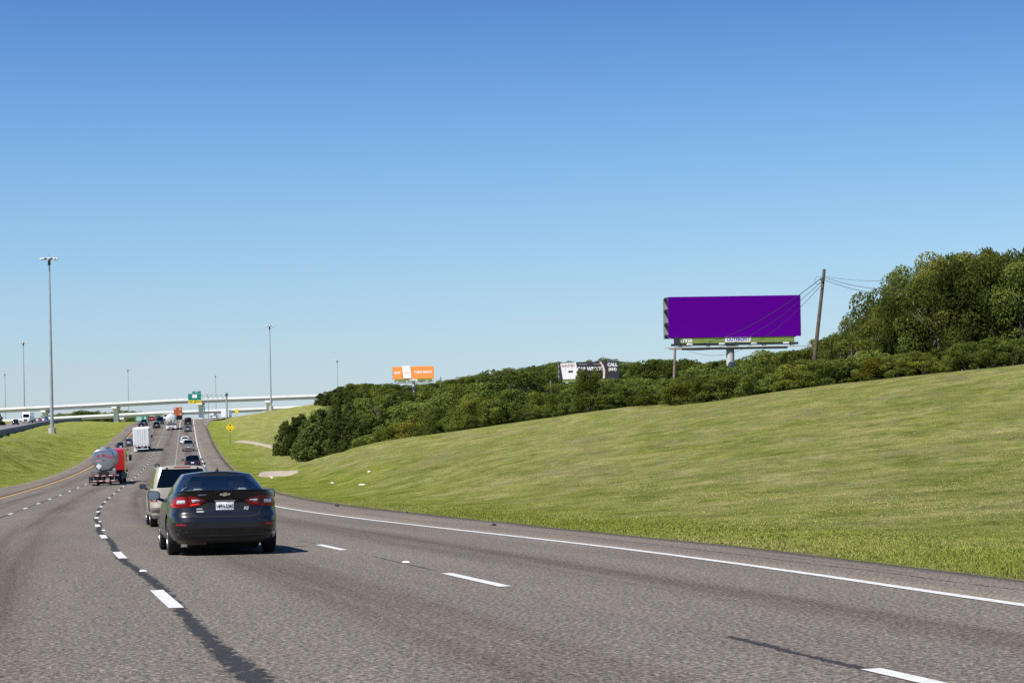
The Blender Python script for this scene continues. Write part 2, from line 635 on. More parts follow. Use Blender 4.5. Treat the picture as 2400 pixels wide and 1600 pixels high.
def _U(r2):
    return np.where(r2 > 1e-12, r2 * np.log(np.maximum(r2, 1e-12)), 0)


_A = _U(((cxy[:, None] - cxy[None]) ** 2).sum(-1)) + np.eye(len(cxy)) * 0.0006
_Pm = np.hstack([np.ones((len(cxy), 1)), cxy])
_Kf = np.block([[_A, _Pm], [_Pm.T, np.zeros((3, 3))]])
_W = np.linalg.solve(_Kf, np.concatenate([C[:, 2], np.zeros(3)]))


def tps(x, y):
    q = np.stack([np.ravel(x), np.ravel(y)], 1) / 100
    out = np.empty(len(q))
    for i in range(0, len(q), 4000):
        b_ = q[i:i + 4000]
        out[i:i + 4000] = _U(((b_[:, None] - cxy[None]) ** 2).sum(-1)) @ _W[:-3] + _W[-3] + b_ @ _W[-2:]
    r = np.hypot(q[:, 0], q[:, 1]) * 100
    k = smooth((r - 850) / 700)
    return (np.clip(out, -12, 32) * (1 - k) + 0.0 * k).reshape(np.shape(x))


def wob(x, y):
    return (np.sin(x * 0.9 + 1.3 * np.sin(y * 0.31)) * np.sin(y * 0.7 + np.sin(x * 0.23)) * 0.010
            + np.sin(x * 0.21 + 2 * np.sin(y * 0.05)) * np.cos(y * 0.17) * 0.07)


def terrain(s, o):
    """World x, y, z of the ground at road coordinates (arrays)."""
    s = np.asarray(s, float)
    o = np.asarray(o, float)
    x, y = road_xy(s, o)
    pe = np.interp(s, PE_S, PE_O)
    le = np.interp(s, LE_S, LE_O)
    right = o >= 0
    out = np.where(right, o - pe, le - o)
    edge = road_z(s, np.where(right, pe, le)) - 0.02
    k = smooth(out / 9.0)
    z = edge * (1 - k) + tps(x, y) * k + wob(x, y) * smooth(out / 5.0)
    return x, y, np.where(out < 0.001, edge, z)


def ground(x, y):
    s, o = so_of(x, y)
    pe = float(np.interp(s, PE_S, PE_O))
    le = float(np.interp(s, LE_S, LE_O))
    if le <= o <= pe:
        return float(road_z(s, o))
    return float(terrain(np.array([s]), np.array([o]))[2][0])


def ridge_d(px):
    return float(np.interp(px, [r[0] for r in RIDGE][::-1], [r[2] for r in RIDGE][::-1]))


# ------------------------------------------------------------------ ground sheet
ss = np.concatenate([[-3000, -1200, -500, -250, -120, -60, -30, -15, -8], np.arange(0, 70, 2), np.arange(70, 180, 4), np.arange(180, 420, 6),
                     np.arange(420, 760, 9), [780, 820, 870, 930, 1000, 1100, 1250, 1450, 1700, 2100, 2700, 3500, 5000, 8000]])
off = np.concatenate([[0, 0.3, 0.8, 1.5, 2.5, 3.6, 5, 6.5, 8], np.arange(10, 60, 2.2), np.arange(60, 150, 3.5), np.arange(150, 420, 9),
                      [440, 500, 600, 750, 950, 1300, 2000, 3500, 7000]])
NS, NO = len(ss), len(off)
V = []
for side in (1, -1):
    sg, og = np.meshgrid(ss, off, indexing='ij')
    pe = np.interp(sg, PE_S, PE_O)
    le = np.interp(sg, LE_S, LE_O)
    oo = pe + og if side > 0 else le - og
    x, y, z = terrain(sg, oo)
    V.append(np.stack([x, y, z, sg, oo], -1).reshape(-1, 5))
G = np.concatenate(V)
faces = []
for b_, flip in ((0, False), (NS * NO, True)):
    for i in range(NS - 1):
        for j in range(NO - 1):
            a = b_ + i * NO + j
            q = (a, a + 1, a + NO + 1, a + NO)
            faces.append(q if not flip else q[::-1])
me = bpy.data.meshes.new('ground')
me.from_pydata(G[:, :3].tolist(), [], faces)
# what covers the soil: lush by the road, wood floor behind the ridge, bare soil
ca = me.color_attributes.new('cover', 'FLOAT_COLOR', 'POINT')
dist = np.where(G[:, 4] > 0, G[:, 4] - np.interp(G[:, 3], PE_S, PE_O), np.interp(G[:, 3], LE_S, LE_O) - G[:, 4])
lush = 1 - smooth((dist - 1) / np.where(G[:, 4] > 0, 9, 30))
lush = np.where(G[:, 4] < 0, np.maximum(lush, 0.6) * .85, lush)
pxs = 1200 + F * G[:, 0] / np.maximum(G[:, 1], 1)
rd = np.interp(pxs, [r[0] for r in RIDGE][::-1], [r[2] for r in RIDGE][::-1])
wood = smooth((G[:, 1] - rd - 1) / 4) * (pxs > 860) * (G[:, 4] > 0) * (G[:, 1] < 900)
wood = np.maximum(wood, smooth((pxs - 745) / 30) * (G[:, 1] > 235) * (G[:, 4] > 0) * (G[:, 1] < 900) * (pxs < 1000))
cv = np.zeros((len(G), 4))
cv[:, 0] = lush
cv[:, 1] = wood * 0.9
edge_s = np.clip(1 - dist / 0.9, 0, 1) * (0.45 + 0.45 * np.sin(G[:, 3] * 0.8 + 2 * np.sin(G[:, 3] * 0.23)))
cv[:, 2] = np.where(G[:, 4] > 0, edge_s, edge_s * .5)
cv[:, 3] = 1
ca.data.foreach_set('color', cv.ravel())
me.polygons.foreach_set('use_smooth', [True] * len(me.polygons))
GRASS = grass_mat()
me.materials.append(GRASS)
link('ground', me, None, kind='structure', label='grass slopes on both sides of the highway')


# ------------------------------------------------------------------ pavement
def ribbon(name, s_list, o_fun, mat, dz=0.0, parent=None, skirt=0.0, **props):
    """Sheet over the road: o_fun(s) gives the row of lateral offsets."""
    vs_, fs, uv = [], [], []
    rows = [o_fun(s) for s in s_list]
    n = len(rows[0])
    for s, row in zip(s_list, rows):
        for o in row:
            vs_.append(tuple(RP(s, o, dz)))
            uv.append((o, s))
    for i in range(len(rows) - 1):
        for j in range(n - 1):
            a = i * n + j
            fs.append((a, a + 1, a + n + 1, a + n))
    if skirt:
        m0 = len(vs_)
        for s, row in zip(s_list, rows):
            for o in (row[0], row[-1]):
                vs_.append(tuple(RP(s, o, dz - skirt)))
                uv.append((o, s))
        for i in range(len(rows) - 1):
            a, b_ = i * n, (i + 1) * n
            fs.append((a, b_, m0 + 2 * (i + 1), m0 + 2 * i))
            fs.append((b_ + n - 1, a + n - 1, m0 + 2 * i + 1, m0 + 2 * (i + 1) + 1))
    me_ = bpy.data.meshes.new(name)
    me_.from_pydata(vs_, [], fs)
    ul = me_.uv_layers.new(name='UVMap')
    li = np.empty(len(me_.loops), int)
    me_.loops.foreach_get('vertex_index', li)
    ul.data.foreach_set('uv', np.array(uv)[li].ravel())
    me_.materials.append(mat)
    me_.polygons.foreach_set('use_smooth', [True] * len(me_.polygons))
    return link(name, me_, parent, **props)


ASPH = asphalt('asphalt_lanes')
SHLD = asphalt('asphalt_shoulder', lanes=False, base=(0.165, 0.144, 0.124))
rs = list(np.arange(-60, 0, 6)) + list(np.arange(0, 180, 2.0)) + list(np.arange(180, 700, 5.0)) + list(np.arange(700, 1001, 15.0))
road = ribbon('road', rs, lambda s: list(np.linspace(-2 * L - 0.15, float(np.interp(s, ED_S, ED_O)) + 0.1, 14)), ASPH, kind='structure',
              label='four lane asphalt carriageway of the highway')
ribbon('shoulder', rs, lambda s: list(np.linspace(float(np.interp(s, ED_S, ED_O)) + 0.1, float(np.interp(s, PE_S, PE_O)) + 0.02, 5)), SHLD, parent=road, skirt=0.5)
ribbon('shoulder', rs, lambda s: list(np.linspace(float(np.interp(s, LE_S, LE_O)) - 0.02, -2 * L - 0.15, 5)), SHLD, parent=road, skirt=0.5)


def paint_mat(name, col):
    m, t, b = new_mat(name)
    uv = t.nodes.new('ShaderNodeUVMap')
    uv.uv_map = 'UVMap'
    n = noise(t, uv.outputs[0], 9, 6, 0.75)
    n2 = noise(t, uv.outputs[0], 60, 3, 0.7)
    f = math_n(t, 'ADD', math_n(t, 'MULTIPLY', n, 0.7), math_n(t, 'MULTIPLY', n2, 0.3))
    t.links.new(ramp(t, f, [(0.36, (0.13, 0.12, 0.11)), (0.43, tuple(c * 0.72 for c in col)), (0.62, col)]), b.inputs['Base Color'])
    b.inputs['Roughness'].default_value = 0.7
    return m


WHITE_P = paint_mat('white_road_paint', (0.66, 0.65, 0.61))
YELL_P = paint_mat('yellow_road_paint', (0.72, 0.40, 0.05))
PD = 0.006


def stripe(name, s0, s1, ofun, width, mat, step=3.0, dz=PD):
    n = max(2, int((s1 - s0) / step) + 1)
    return ribbon(name, list(np.linspace(s0, s1, n)), lambda s: [ofun(s) - width / 2, ofun(s) + width / 2], mat, dz, road)


stripe('edge_line', 2, 322, lambda s: float(np.interp(s, ED_S, ED_O)), 0.15, WHITE_P)
stripe('edge_line', 327, 640, lambda s: float(np.interp(s, ED_S, ED_O)), 0.15, WHITE_P)
stripe('yellow_line', 60, 640, lambda s: -2 * L, 0.16, YELL_P)
stripe('solid_lane_line', 456, 600, lambda s: L, 0.16, WHITE_P)
S0 = 19.876
for off_o, first, s_end in ((0.0, [S0 - 12.19], 560), (-L, [82.53 - 12.19 * 4], 560), (L, [9.4, 21.55, 32.9], 452)):
    s = first[0]
    q_ = list(first[1:])
    while s < s_end:
        stripe('lane_dash', s - 1.52, s + 1.52, lambda q: off_o, 0.145, WHITE_P, 0.8)
        s = q_.pop(0) if q_ else s + 12.19


def tar_mat():
    m, t, b = new_mat('crack_seal_tar')
    uv = t.nodes.new('ShaderNodeUVMap')
    uv.uv_map = 'UVMap'
    n = noise(t, mapping(t, uv.outputs[0], (5, 2.2, 1)), 1.6, 7, 0.8)
    n2 = noise(t, uv.outputs[0], 40, 3, 0.7)
    t.links.new(ramp(t, n2, [(0.3, (0.014, 0.014, 0.015)), (0.7, (0.052, 0.050, 0.048))]), b.inputs['Base Color'])
    b.inputs['Roughness'].default_value = 0.8
    b.inputs['Specular IOR Level'].default_value = 0.2
    out = t.nodes.get('Material Output')
    tr = t.nodes.new('ShaderNodeBsdfTransparent')
    mx = t.nodes.new('ShaderNodeMixShader')
    sxx = t.nodes.new('ShaderNodeAttribute')
    sxx.attribute_name = 'edge'
    n5 = noise(t, mapping(t, uv.outputs[0], (14, 9, 1)), 1.0, 5, 0.75)
    f = math_n(t, 'ADD', math_n(t, 'MULTIPLY', n, 0.9), math_n(t, 'MULTIPLY', n5, 0.55))
    f = math_n(t, 'SUBTRACT', f, math_n(t, 'MULTIPLY', sxx.outputs['Fac'], 0.42))
    t.links.new(math_n(t, 'MULTIPLY', ramp_fac(t, f, 0.54, 0.66), 0.95), mx.inputs[0])
    t.links.new(tr.outputs[0], mx.inputs[1])
    t.links.new(b.outputs[0], mx.inputs[2])
    t.links.new(mx.outputs[0], out.inputs[0])
    return m


TAR = tar_mat()


def tar_strip(s0, s1, ofun, wfun, step, seed, jag=0.5):
    r_ = np.random.default_rng(seed)
    n = int((s1 - s0) / step)
    sl_ = np.linspace(s0, s1, n)
    k = np.ones(5) / 5
    a = 0.55 + jag * np.convolve(r_.random(n), k, 'same') + jag * 0.45 * r_.random(n)
    b2 = 0.55 + jag * np.convolve(r_.random(n), k, 'same') + jag * 0.45 * r_.random(n)
    lut = {float(q): i for i, q in enumerate(sl_)}

    def row(s):
        i = lut[float(s)]
        c, w_ = ofun(s), wfun(s)
        return [c - 1.35 * w_ * a[i], c - w_ * .5 * a[i], c, c + w_ * .5 * b2[i], c + 1.35 * w_ * b2[i]]
    ob = ribbon('tar_seal', [float(q) for q in sl_], row, TAR, 0.003, road)
    ea = ob.data.attributes.new('edge', 'FLOAT', 'POINT')
    ea.data.foreach_set('value', np.tile([1.0, .35, 0.0, .35, 1.0], n))


tar_strip(4, 90, lambda s: 0.02 + 0.05 * math.sin(s * .35), lambda s: float(np.interp(s, [4, 9, 11, 14, 20, 35, 60, 90], [.40, .36, .24, .16, .13, .13, .14, .13])), 0.22, 3)
tar_strip(90, 330, lambda s: 0.0, lambda s: 0.11, 1.2, 4)
tar_strip(60, 240, lambda s: -L, lambda s: 0.10, 0.9, 5)
tar_strip(9, 13.4, lambda s: L + 0.03 * math.sin(s), lambda s: 0.085, 0.15, 6)
tar_strip(24, 28.5, lambda s: L + 0.02, lambda s: 0.035, 0.2, 7)
tar_strip(33, 37, lambda s: L, lambda s: 0.03, 0.2, 8)
for k, (a, b_, base_o) in enumerate(((12, 44, 0.95), (47, 62, 1.05), (70, 82, 1.1), (100, 128, 1.2))):
    tar_strip(a, b_, lambda s: float(np.interp(s, ED_S, ED_O)) + base_o + 0.10 * math.sin(s * 0.21) + 0.03 * math.sin(s * 1.3), lambda s: 0.028, 0.4, 20 + k)
tar_strip(13, 17, lambda s: float(np.interp(s, ED_S, ED_O)) + 1.25 + 0.02 * s, lambda s: 0.02, 0.3, 31)
tar_strip(20, 26, lambda s: float(np.interp(s, ED_S, ED_O)) + 0.6 + 0.025 * s, lambda s: 0.016, 0.3, 32)

MARK = M('marker_ceramic', (0.75, 0.75, 0.72), 0.3)
for s, o in ((S0 - 6.1 + 12.19, 0.09), (S0 + 6.1 + 24.4, 0.1), (26.3, L + 0.1), (S0 - 6.1 + 48, 0.1)):
    mb = MB()
    mb.box((0, 0, 0.009), (0.10, 0.10, 0.018), taper=0.6)
    q = mb.build('road_marker', MARK, None)
    q.parent = road
    q.matrix_world = frame(s, o, 0.003)


# ================================================================== bridges and the far carriageway
CONC = M('bridge_concrete', (0.80, 0.80, 0.79), 0.85, var=0.10, scale=0.25)
CONC_G = M('girder_concrete', (0.78, 0.78, 0.77), 0.85, var=0.10, scale=0.3)
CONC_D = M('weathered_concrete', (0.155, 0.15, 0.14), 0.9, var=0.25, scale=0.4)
STEEL = M('galvanised_steel', (0.42, 0.44, 0.45), 0.5, 0.5, var=0.12, scale=0.6)
DARKST = M('dark_steel', (0.035, 0.036, 0.04), 0.6, 0.3)
BLACKP = M('black_plastic', (0.012, 0.012, 0.013), 0.55)
WHITEP = M('white_paint', (0.80, 0.80, 0.79), 0.4, coat=0.3, var=0.04)


def sweep(name, line_pts, prof, mat, parent):
    """Profile (across, up) swept along a line of points."""
    mb = MB()
    rings = []
    for i, p in enumerate(line_pts):
        d = (line_pts[min(i + 1, len(line_pts) - 1)] - line_pts[max(i - 1, 0)])
        d.z = 0
        d.normalize()
        r = Vector((d.y, -d.x, 0))
        rings.append([p + r * a + Vector((0, 0, h)) for a, h in prof])
    mb.loft(rings, True, True)
    return mb.build(name, mat, parent)


def bridge(name, label, line_px, piers, width, girder_h, rail_h, floor_z=None):
    """line_px: pixel and depth of the parapet's top edge on the near side."""
    pts = [P(*q) for q in line_px]
    root = thing(name, label, 'bridge', at(pts[0]))
    base = pts[0].copy()
    dense = []
    for i in range(len(pts) - 1):
        for k in range(6):
            dense.append(pts[i].lerp(pts[i + 1], k / 6) - base)
    dense.append(pts[-1] - base)
    # the line runs left to right; across > 0 is towards the camera's side, so the far side is negative
    h = rail_h
    sweep('parapet', dense, [(0, 0), (0, -h), (-0.35, -h), (-0.22, 0)], CONC, root)
    sweep('parapet', dense, [(-width, 0), (-width + 0.35, -h), (-width, -h), (-width - .1, -h / 2)], CONC, root)
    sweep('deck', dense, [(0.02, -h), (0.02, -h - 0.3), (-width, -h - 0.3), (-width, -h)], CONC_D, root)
    for k in range(4):
        a = -0.85 - k * (width - 2.0) / 3
        sweep('girder', dense, [(a + .3, -h - .3), (a + .3, -h - .3 - girder_h), (a - .3, -h - .3 - girder_h), (a - .3, -h - .3)], CONC_G, root)
    d = (dense[-1] - dense[0]).normalized()
    r = Vector((d.y, -d.x, 0)).normalized()
    ln = [p + base for p in dense]
    for px, py_ground, depth in piers:
        xs = [1200 + F * p.x / p.y for p in ln]
        k = min(range(len(ln)), key=lambda q: abs(xs[q] - px))
        top = ln[k] - base
        zt = top.z - h - 0.3 - girder_h
        zb = P(px, py_ground, depth).z - base.z - 2.5
        c = top - r * (width / 2)
        mb = MB()
        mb.box((c.x, c.y, (zt - 1.4 + zb) / 2), (1.9, 1.9, zt - 1.4 - zb), Matrix.Rotation(math.atan2(d.y, d.x), 3, 'Z'))
        pr = mb.build('pier', CONC, root)
        mb = MB()
        rm = Matrix.Rotation(math.atan2(d.y, d.x), 3, 'Z')
        mb.box((c.x, c.y, zt - 0.4), (2.1, width * 0.95, 0.8), rm)
        mb.box((c.x, c.y, zt - 1.1), (2.1, width * 0.62, 0.6), rm)
        mb.build('pier_cap', CONC, pr)
    return root


bridge('flyover_bridge', 'long high concrete flyover crossing over the highway at the top of the rise',
       [(-160, 963, 800), (0, 955.5, 800), (200, 945.5, 800), (400, 935, 800), (600, 928.5, 800), (760, 923, 800), (1000, 917, 800)],
       [(-60, 1000, 800), (113, 992, 800), (272, 988, 800), (481, 985, 800), (630, 960, 800), (850, 960, 800)], 9.0, 0.75, 0.9)
bridge('overpass_bridge', 'lower concrete overpass passing under the flyover piers',
       [(-120, 989, 930), (0, 983, 930), (77, 978.5, 930), (267, 969, 930), (374, 963.5, 930), (520, 958, 930), (640, 953, 930), (760, 948, 930)],
       [(-40, 1000, 930), (283, 985, 930), (350, 985, 930), (500, 985, 930), (620, 962, 930)], 10.0, 0.8, 1.0)

# the far carriageway and its dark barrier
bl = [P(*q) for q in bar_px]
bl2 = []
for i in range(len(bl) - 1):
    for k in range(5):
        bl2.append(bl[i].lerp(bl[i + 1], k / 5))
bl2.append(bl[-1])
broot = thing('barrier_wall', 'long dark weathered concrete barrier curving along the far carriageway', 'barrier', at(bl2[15]))
b0 = bl2[15].copy()
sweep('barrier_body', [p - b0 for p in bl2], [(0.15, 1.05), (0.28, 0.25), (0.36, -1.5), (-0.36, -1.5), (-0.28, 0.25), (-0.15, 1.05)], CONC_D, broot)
mb = MB()
rings = []
for i, p in enumerate(bl2):
    d = (bl2[min(i + 1, len(bl2) - 1)] - bl2[max(i - 1, 0)])
    d.z = 0
    d.normalize()
    r = Vector((d.y, -d.x, 0))
    row = []
    for a in (-0.3, -3, -6, -9, -12, -15):
        q = p + r * a
        row.append((q.x, q.y, p.z + 0.25))
    rings.append(row)
mb.loft(rings, False)
far_road = mb.build('far_carriageway', M('far_asphalt', (0.17, 0.15, 0.14), 0.85, var=0.1, scale=0.3), None, kind='structure', label='oncoming carriageway behind the dark barrier')
FAR_LINE = bl2

# exit ramp that leaves the lanes at the crest
mb = MB()
rings = []
for s in np.arange(470, 660, 6.0):
    a = float(np.interp(s, PE_S, PE_O))
    b_ = a + float(np.interp(s, [470, 520, 560, 600, 660], [0.05, 2.0, 9, 15, 21]))
    row = []
    for k in np.linspace(0, 1, 4):
        o = a - 0.3 + (b_ - a + 0.3) * k
        x, y = road_xy(s, o)
        row.append((float(x), float(y), float(road_z(s, min(o, a + 3))) + 0.03))
    rings.append(row)
mb.loft(rings, False)
ex = mb.build('exit_ramp', M('ramp_asphalt', (0.158, 0.135, 0.119), 0.85, var=0.1, scale=0.3), None, kind='structure', label='exit ramp splitting off at the crest')

# concrete drain flumes and the bare patch on the verge
TAN = M('tan_concrete', (0.33, 0.27, 0.20), 0.9, var=0.18, scale=0.8)


def hit(px, py, d0=20.0, d1=700.0):
    """First ground point on the sight line through a pixel."""
    d = d0
    while d < d1:
        q = P(px, py, d)
        if q.z <= ground(q.x, q.y):
            lo_, hi_ = d / 1.02, d
            for _ in range(12):
                m_ = (lo_ + hi_) / 2
                q = P(px, py, m_)
                if q.z <= ground(q.x, q.y):
                    hi_ = m_
                else:
                    lo_ = m_
            return P(px, py, hi_)
        d *= 1.02
    return None


def patch(name, px_pts, mat, label, dz=0.13):
    """Low slab lying on the ground, outline given as pixel + depth."""
    low, up = px_pts
    rows_ = []
    n = 14
    for j in range(5):
        row = []
        for i in range(n + 1):
            t_ = i / n
            q0 = [float(np.interp(t_ * (len(low) - 1), range(len(low)), [e[c] for e in low])) for c in (0, 1)]
            q1 = [float(np.interp(t_ * (len(up) - 1), range(len(up)), [e[c] for e in up])) for c in (0, 1)]
            f = j / 4
            p = hit(q0[0] * (1 - f) + q1[0] * f, q0[1] * (1 - f) + q1[1] * f, 90)
            row.append((p.x, p.y, ground(p.x, p.y) + (dz if 0 < j < 4 and 0 < i < n else -.05)))
        rows_.append(row)
    mb_ = MB()
    mb_.loft(rows_, False)
    return mb_.build(name, mat, None, True, kind='structure', label=label)


patch('drain_flume', ([(548, 1037), (575, 1038), (605, 1043), (640, 1051), (662, 1054)], [(552, 1034), (577, 1031.5), (605, 1036), (640, 1043), (662, 1048)]),
      TAN, 'tan concrete drain flume running down from the second hill')
patch('drain_apron', ([(604, 1115), (615, 1118), (645, 1118.5), (675, 1116), (700, 1108)], [(606, 1111), (620, 1104), (650, 1102), (680, 1102), (703, 1103)]),
      TAN, 'tan bare concrete apron on the grass beside the dark sedan')

# ================================================================== high mast lights, poles and signs
LAMP_G = M('lamp_housing', (0.62, 0.62, 0.60), 0.4)


def high_mast(px_top, y_top, px_base, d, label, rad=0.55, nl=8, y_base=None):
    top = P(px_top, y_top, d)
    b_ = P(px_base, 1000, d)
    zb = ground(b_.x, b_.y) if y_base is None else P(px_base, y_base, d).z
    root = thing('high_mast_light', label, 'light pole', at((b_.x, b_.y, zb)), 'high mast lights around the interchange')
    hgt = top.z - zb
    mb_ = MB()
    mb_.tube([(0, 0, 0.0), (0, 0, hgt * .5), (0, 0, hgt)], [rad * .62, rad * .45, rad * .25], 12)
    mb_.build('pole', STEEL, root, True)
    mb_ = MB()
    mb_.tube([(0, 0, -1.5), (0, 0, 1.15)], [0.85, 0.8], 8)
    mb_.build('footing', M('footing_concrete', (0.42, 0.38, 0.33), 0.9), root)
    mb_ = MB()
    mb_.tube([(0, 0, hgt - 1.3), (0, 0, hgt - 0.2)], [0.32, 0.30], 10)
    ringp = [(1.1 * math.cos(a), 1.1 * math.sin(a), hgt + .05) for a in np.linspace(0, 2 * math.pi, 17)]
    mb_.tube(ringp, 0.06, 6, False)
    for k in range(nl):
        a = 2 * math.pi * k / nl + .2
        mb_.tube([(0, 0, hgt), (1.1 * math.cos(a), 1.1 * math.sin(a), hgt + .05)], 0.05, 5)
    mb_.tube([(0, 0, hgt), (0, 0, hgt + 1.2)], [0.03, 0.01], 5)
    mb_.build('lamp_ring', DARKST, root)
    for k in range(nl):
        a = 2 * math.pi * k / nl + .2
        mb_ = MB()
        rm = Matrix.Rotation(a, 3, 'Z')
        prof = [(0, .24), (.22, .2), (.36, .06), (.36, -.1), (.24, -.18)]
        ctr = Vector((1.62 * math.cos(a), 1.62 * math.sin(a), hgt - .02))
        rings_ = [[ctr + Vector((r_ * math.cos(t), r_ * math.sin(t), z)) for t in np.linspace(0, 2 * math.pi, 9)[:-1]] for r_, z in prof]
        mb_.loft(rings_, True, True)
        mb_.build('luminaire', LAMP_G, root, True)
    return root


high_mast(117.6, 607, 122, 397, 'tallest high mast light on the grass median near the barrier', 0.66)
high_mast(57, 803, 58, 830, 'high mast light rising behind the white oncoming semi truck')
high_mast(13, 876, 13.5, 1237, 'small distant high mast light at the left edge of the photo')
high_mast(301, 866, 302, 1195, 'distant high mast light above the flyover left of the green exit sign')
high_mast(505, 880, 507, 1355, 'faint distant high mast light just right of the green exit sign')
high_mast(632, 764, 636, 728, 'tall high mast light on the second grass hill by the flyover', y_base=958)
high_mast(792, 844, 793, 1098, 'distant high mast light rising behind the cedar covered hilltop')

GREEN = M('sign_green', (0.0, 0.22, 0.16), 0.5, var=0.05)
YELLOW = M('sign_yellow', (0.85, 0.62, 0.01), 0.5, var=0.05)
SIGNW = M('sign_white', (0.8, 0.8, 0.8), 0.5, var=0.03)
SIGNB = M('sign_black', (0.012, 0.012, 0.012), 0.5)
WOODP = M('pole_wood', (0.10, 0.072, 0.052), 0.9, var=0.3, scale=2.5)
WOODG = M('grey_pole_wood', (0.22, 0.18, 0.145), 0.9, var=0.25, scale=2.5)


def panel(name, w_, h_, mat, parent, loc, th=0.04, rr=0.06):
    """Upright sign sheet facing -y, rounded corners."""
    pts = []
    for cx, cz, a0 in ((w_ / 2 - rr, h_ / 2 - rr, 0), (-w_ / 2 + rr, h_ / 2 - rr, 90), (-w_ / 2 + rr, -h_ / 2 + rr, 180), (w_ / 2 - rr, -h_ / 2 + rr, 270)):
        for k in range(4):
            a = R(a0 + k * 30)
            pts.append((loc[0] + cx + rr * math.cos(a), loc[1], loc[2] + cz + rr * math.sin(a)))
    mb_ = MB()
    mb_.prism(pts[::-1], (0, th, 0))
    return mb_.build(name, mat, parent)


# cantilever exit sign
d = 545
b_ = P(532, 988, d)
gz = ground(b_.x, b_.y)
root = thing('exit_sign_gantry', 'green and yellow exit only sign on a cantilever truss over the right lane', 'road sign', at((b_.x, b_.y, gz), R(6)))
hgt = P(532, 926, d).z - gz
mb = MB()
mb.tube([(0, 0, -1), (0, 0, hgt)], [0.30, 0.26], 12)
mb.build('post', STEEL, root, True)
mb = MB()
mb.bevbox((0, 0, hgt + .2), (0.75, 0.75, 0.9), .08)
mb.build('post_cap', DARKST, root)
arm = -(532 - 443) / F * d
mb = MB()
zt, zb = hgt + 0.35, hgt - 1.0
for yy in (-.35, .35):
    mb.tube([(0, yy, zt), (arm, yy, zt)], 0.07, 6)
    mb.tube([(0, yy, zb), (arm, yy, zb)], 0.07, 6)
    n = 8
    for k in range(n):
        x0, x1 = arm * k / n, arm * (k + 1) / n
        mb.tube([(x0, yy, zt), (x1, yy, zb)], 0.04, 5)
        mb.tube([(x1, yy, zt), (x1, yy, zb)], 0.04, 5)
mb.build('truss', STEEL, root)
sx = -(532 - 458.5) / F * d
k = d / F
zc = hgt + (926 - 929) * k - 0.35
panel('sign_panel', 29.5 * k, 22.5 * k, GREEN, root, (sx, -.55, zc - 0.1))
pp = panel('yellow_band', 29.5 * k, 7.2 * k, YELLOW, root, (sx, -.60, zc - 0.1 - 7.65 * k), 0.03, 0.03)
panel('exit_tab', 20 * k, 5.2 * k, GREEN, root, (sx + 4.5 * k, -.55, zc + 13.6 * k))
panel('route_shield', 11.5 * k, 8 * k, SIGNW, root, (sx, -.60, zc + 4.5 * k), 0.03, 0.2)
text('lettering', 'EXIT', 0.42, SIGNB, root, (sx - 1.05, -.66, zc - 0.1 - 7.65 * k), bold=.01)
text('lettering', 'ONLY', 0.42, SIGNB, root, (sx + 1.05, -.66, zc - 0.1 - 7.65 * k), bold=.01)
mb = MB()
mb.prism([(sx - .3, -.63, zc - .1 - 10 * k), (sx - .05, -.63, zc - .1 - 10 * k), (sx + .2, -.63, zc - .1 - 7.6 * k), (sx + .3, -.63, zc - .1 - 8.3 * k), (sx + .42, -.63, zc - .1 - 5.2 * k),
          (sx - .1, -.63, zc - .1 - 5.8 * k), (sx + .05, -.63, zc - .1 - 6.7 * k)][::-1], (0, .02, 0))
mb.build('arrow', SIGNB, root)
text('lettering', 'EXIT', 0.38, SIGNW, root, (sx + 4.5 * k, -.58, zc + 13.6 * k), bold=.008)

# gore sign, small yellow sign, thin lamp post
for nm, px, py, dd, ws, hs, m_, lab, pb in (
        ('gore_sign', 477.5, 962, 585, 7.5, 6, GREEN, 'small green exit gore sign with white arrow at the crest', 986),
        ('advisory_sign', 555, 963.5, 590, 8, 9.5, YELLOW, 'small yellow rectangular sign against the lower overpass', 984)):
    k = dd / F
    p = P(px, pb, dd)
    gz = ground(p.x, p.y)
    root = thing(nm, lab, 'road sign', at((p.x, p.y, gz), R(6)))
    zc = P(px, py, dd).z - gz
    mb = MB()
    mb.tube([(-.3, .06, -.5), (-.3, .06, zc)], .05, 6)
    mb.tube([(.3, .06, -.5), (.3, .06, zc)], .05, 6)
    mb.build('post', STEEL, root)
    panel('sign_panel', ws * k, hs * k, m_, root, (0, 0, zc))
    if nm == 'gore_sign':
        panel('sign_panel', ws * k, 6.5 * k, GREEN, root, (0, 0, zc + 6.6 * k))
        mb = MB()
        mb.prism([(-.3, -.03, zc - .3), (-.12, -.03, zc - .36), (.15, -.03, zc), (.27, -.03, zc - .1), (.3, -.03, zc + .33), (-.12, -.03, zc + .24), (0, -.03, zc + .12)][::-1], (0, .02, 0))
        mb.build('arrow', SIGNW, root)
        text('lettering', 'EXIT', 0.36, SIGNW, root, (0, -.03, zc + 6.6 * k), bold=.006)
p = P(489, 985, 590)
gz = ground(p.x, p.y)
root = thing('lamp_post', 'thin grey roadside lamp post beside the green gore sign', 'lamp post', at((p.x, p.y, gz)))
hz = P(489, 921, 590).z - gz
mb = MB()
mb.tube([(0, 0, -.5), (0, 0, hz - .6), (-.15, 0, hz - .15), (-.7, 0, hz)], [.12, .09, .07, .06], 8)
mb.build('pole', STEEL, root, True)
mb = MB()
mb.bevbox((-1.0, 0, hz), (.75, .3, .16), .05)
mb.build('lamp_head', STEEL, root)

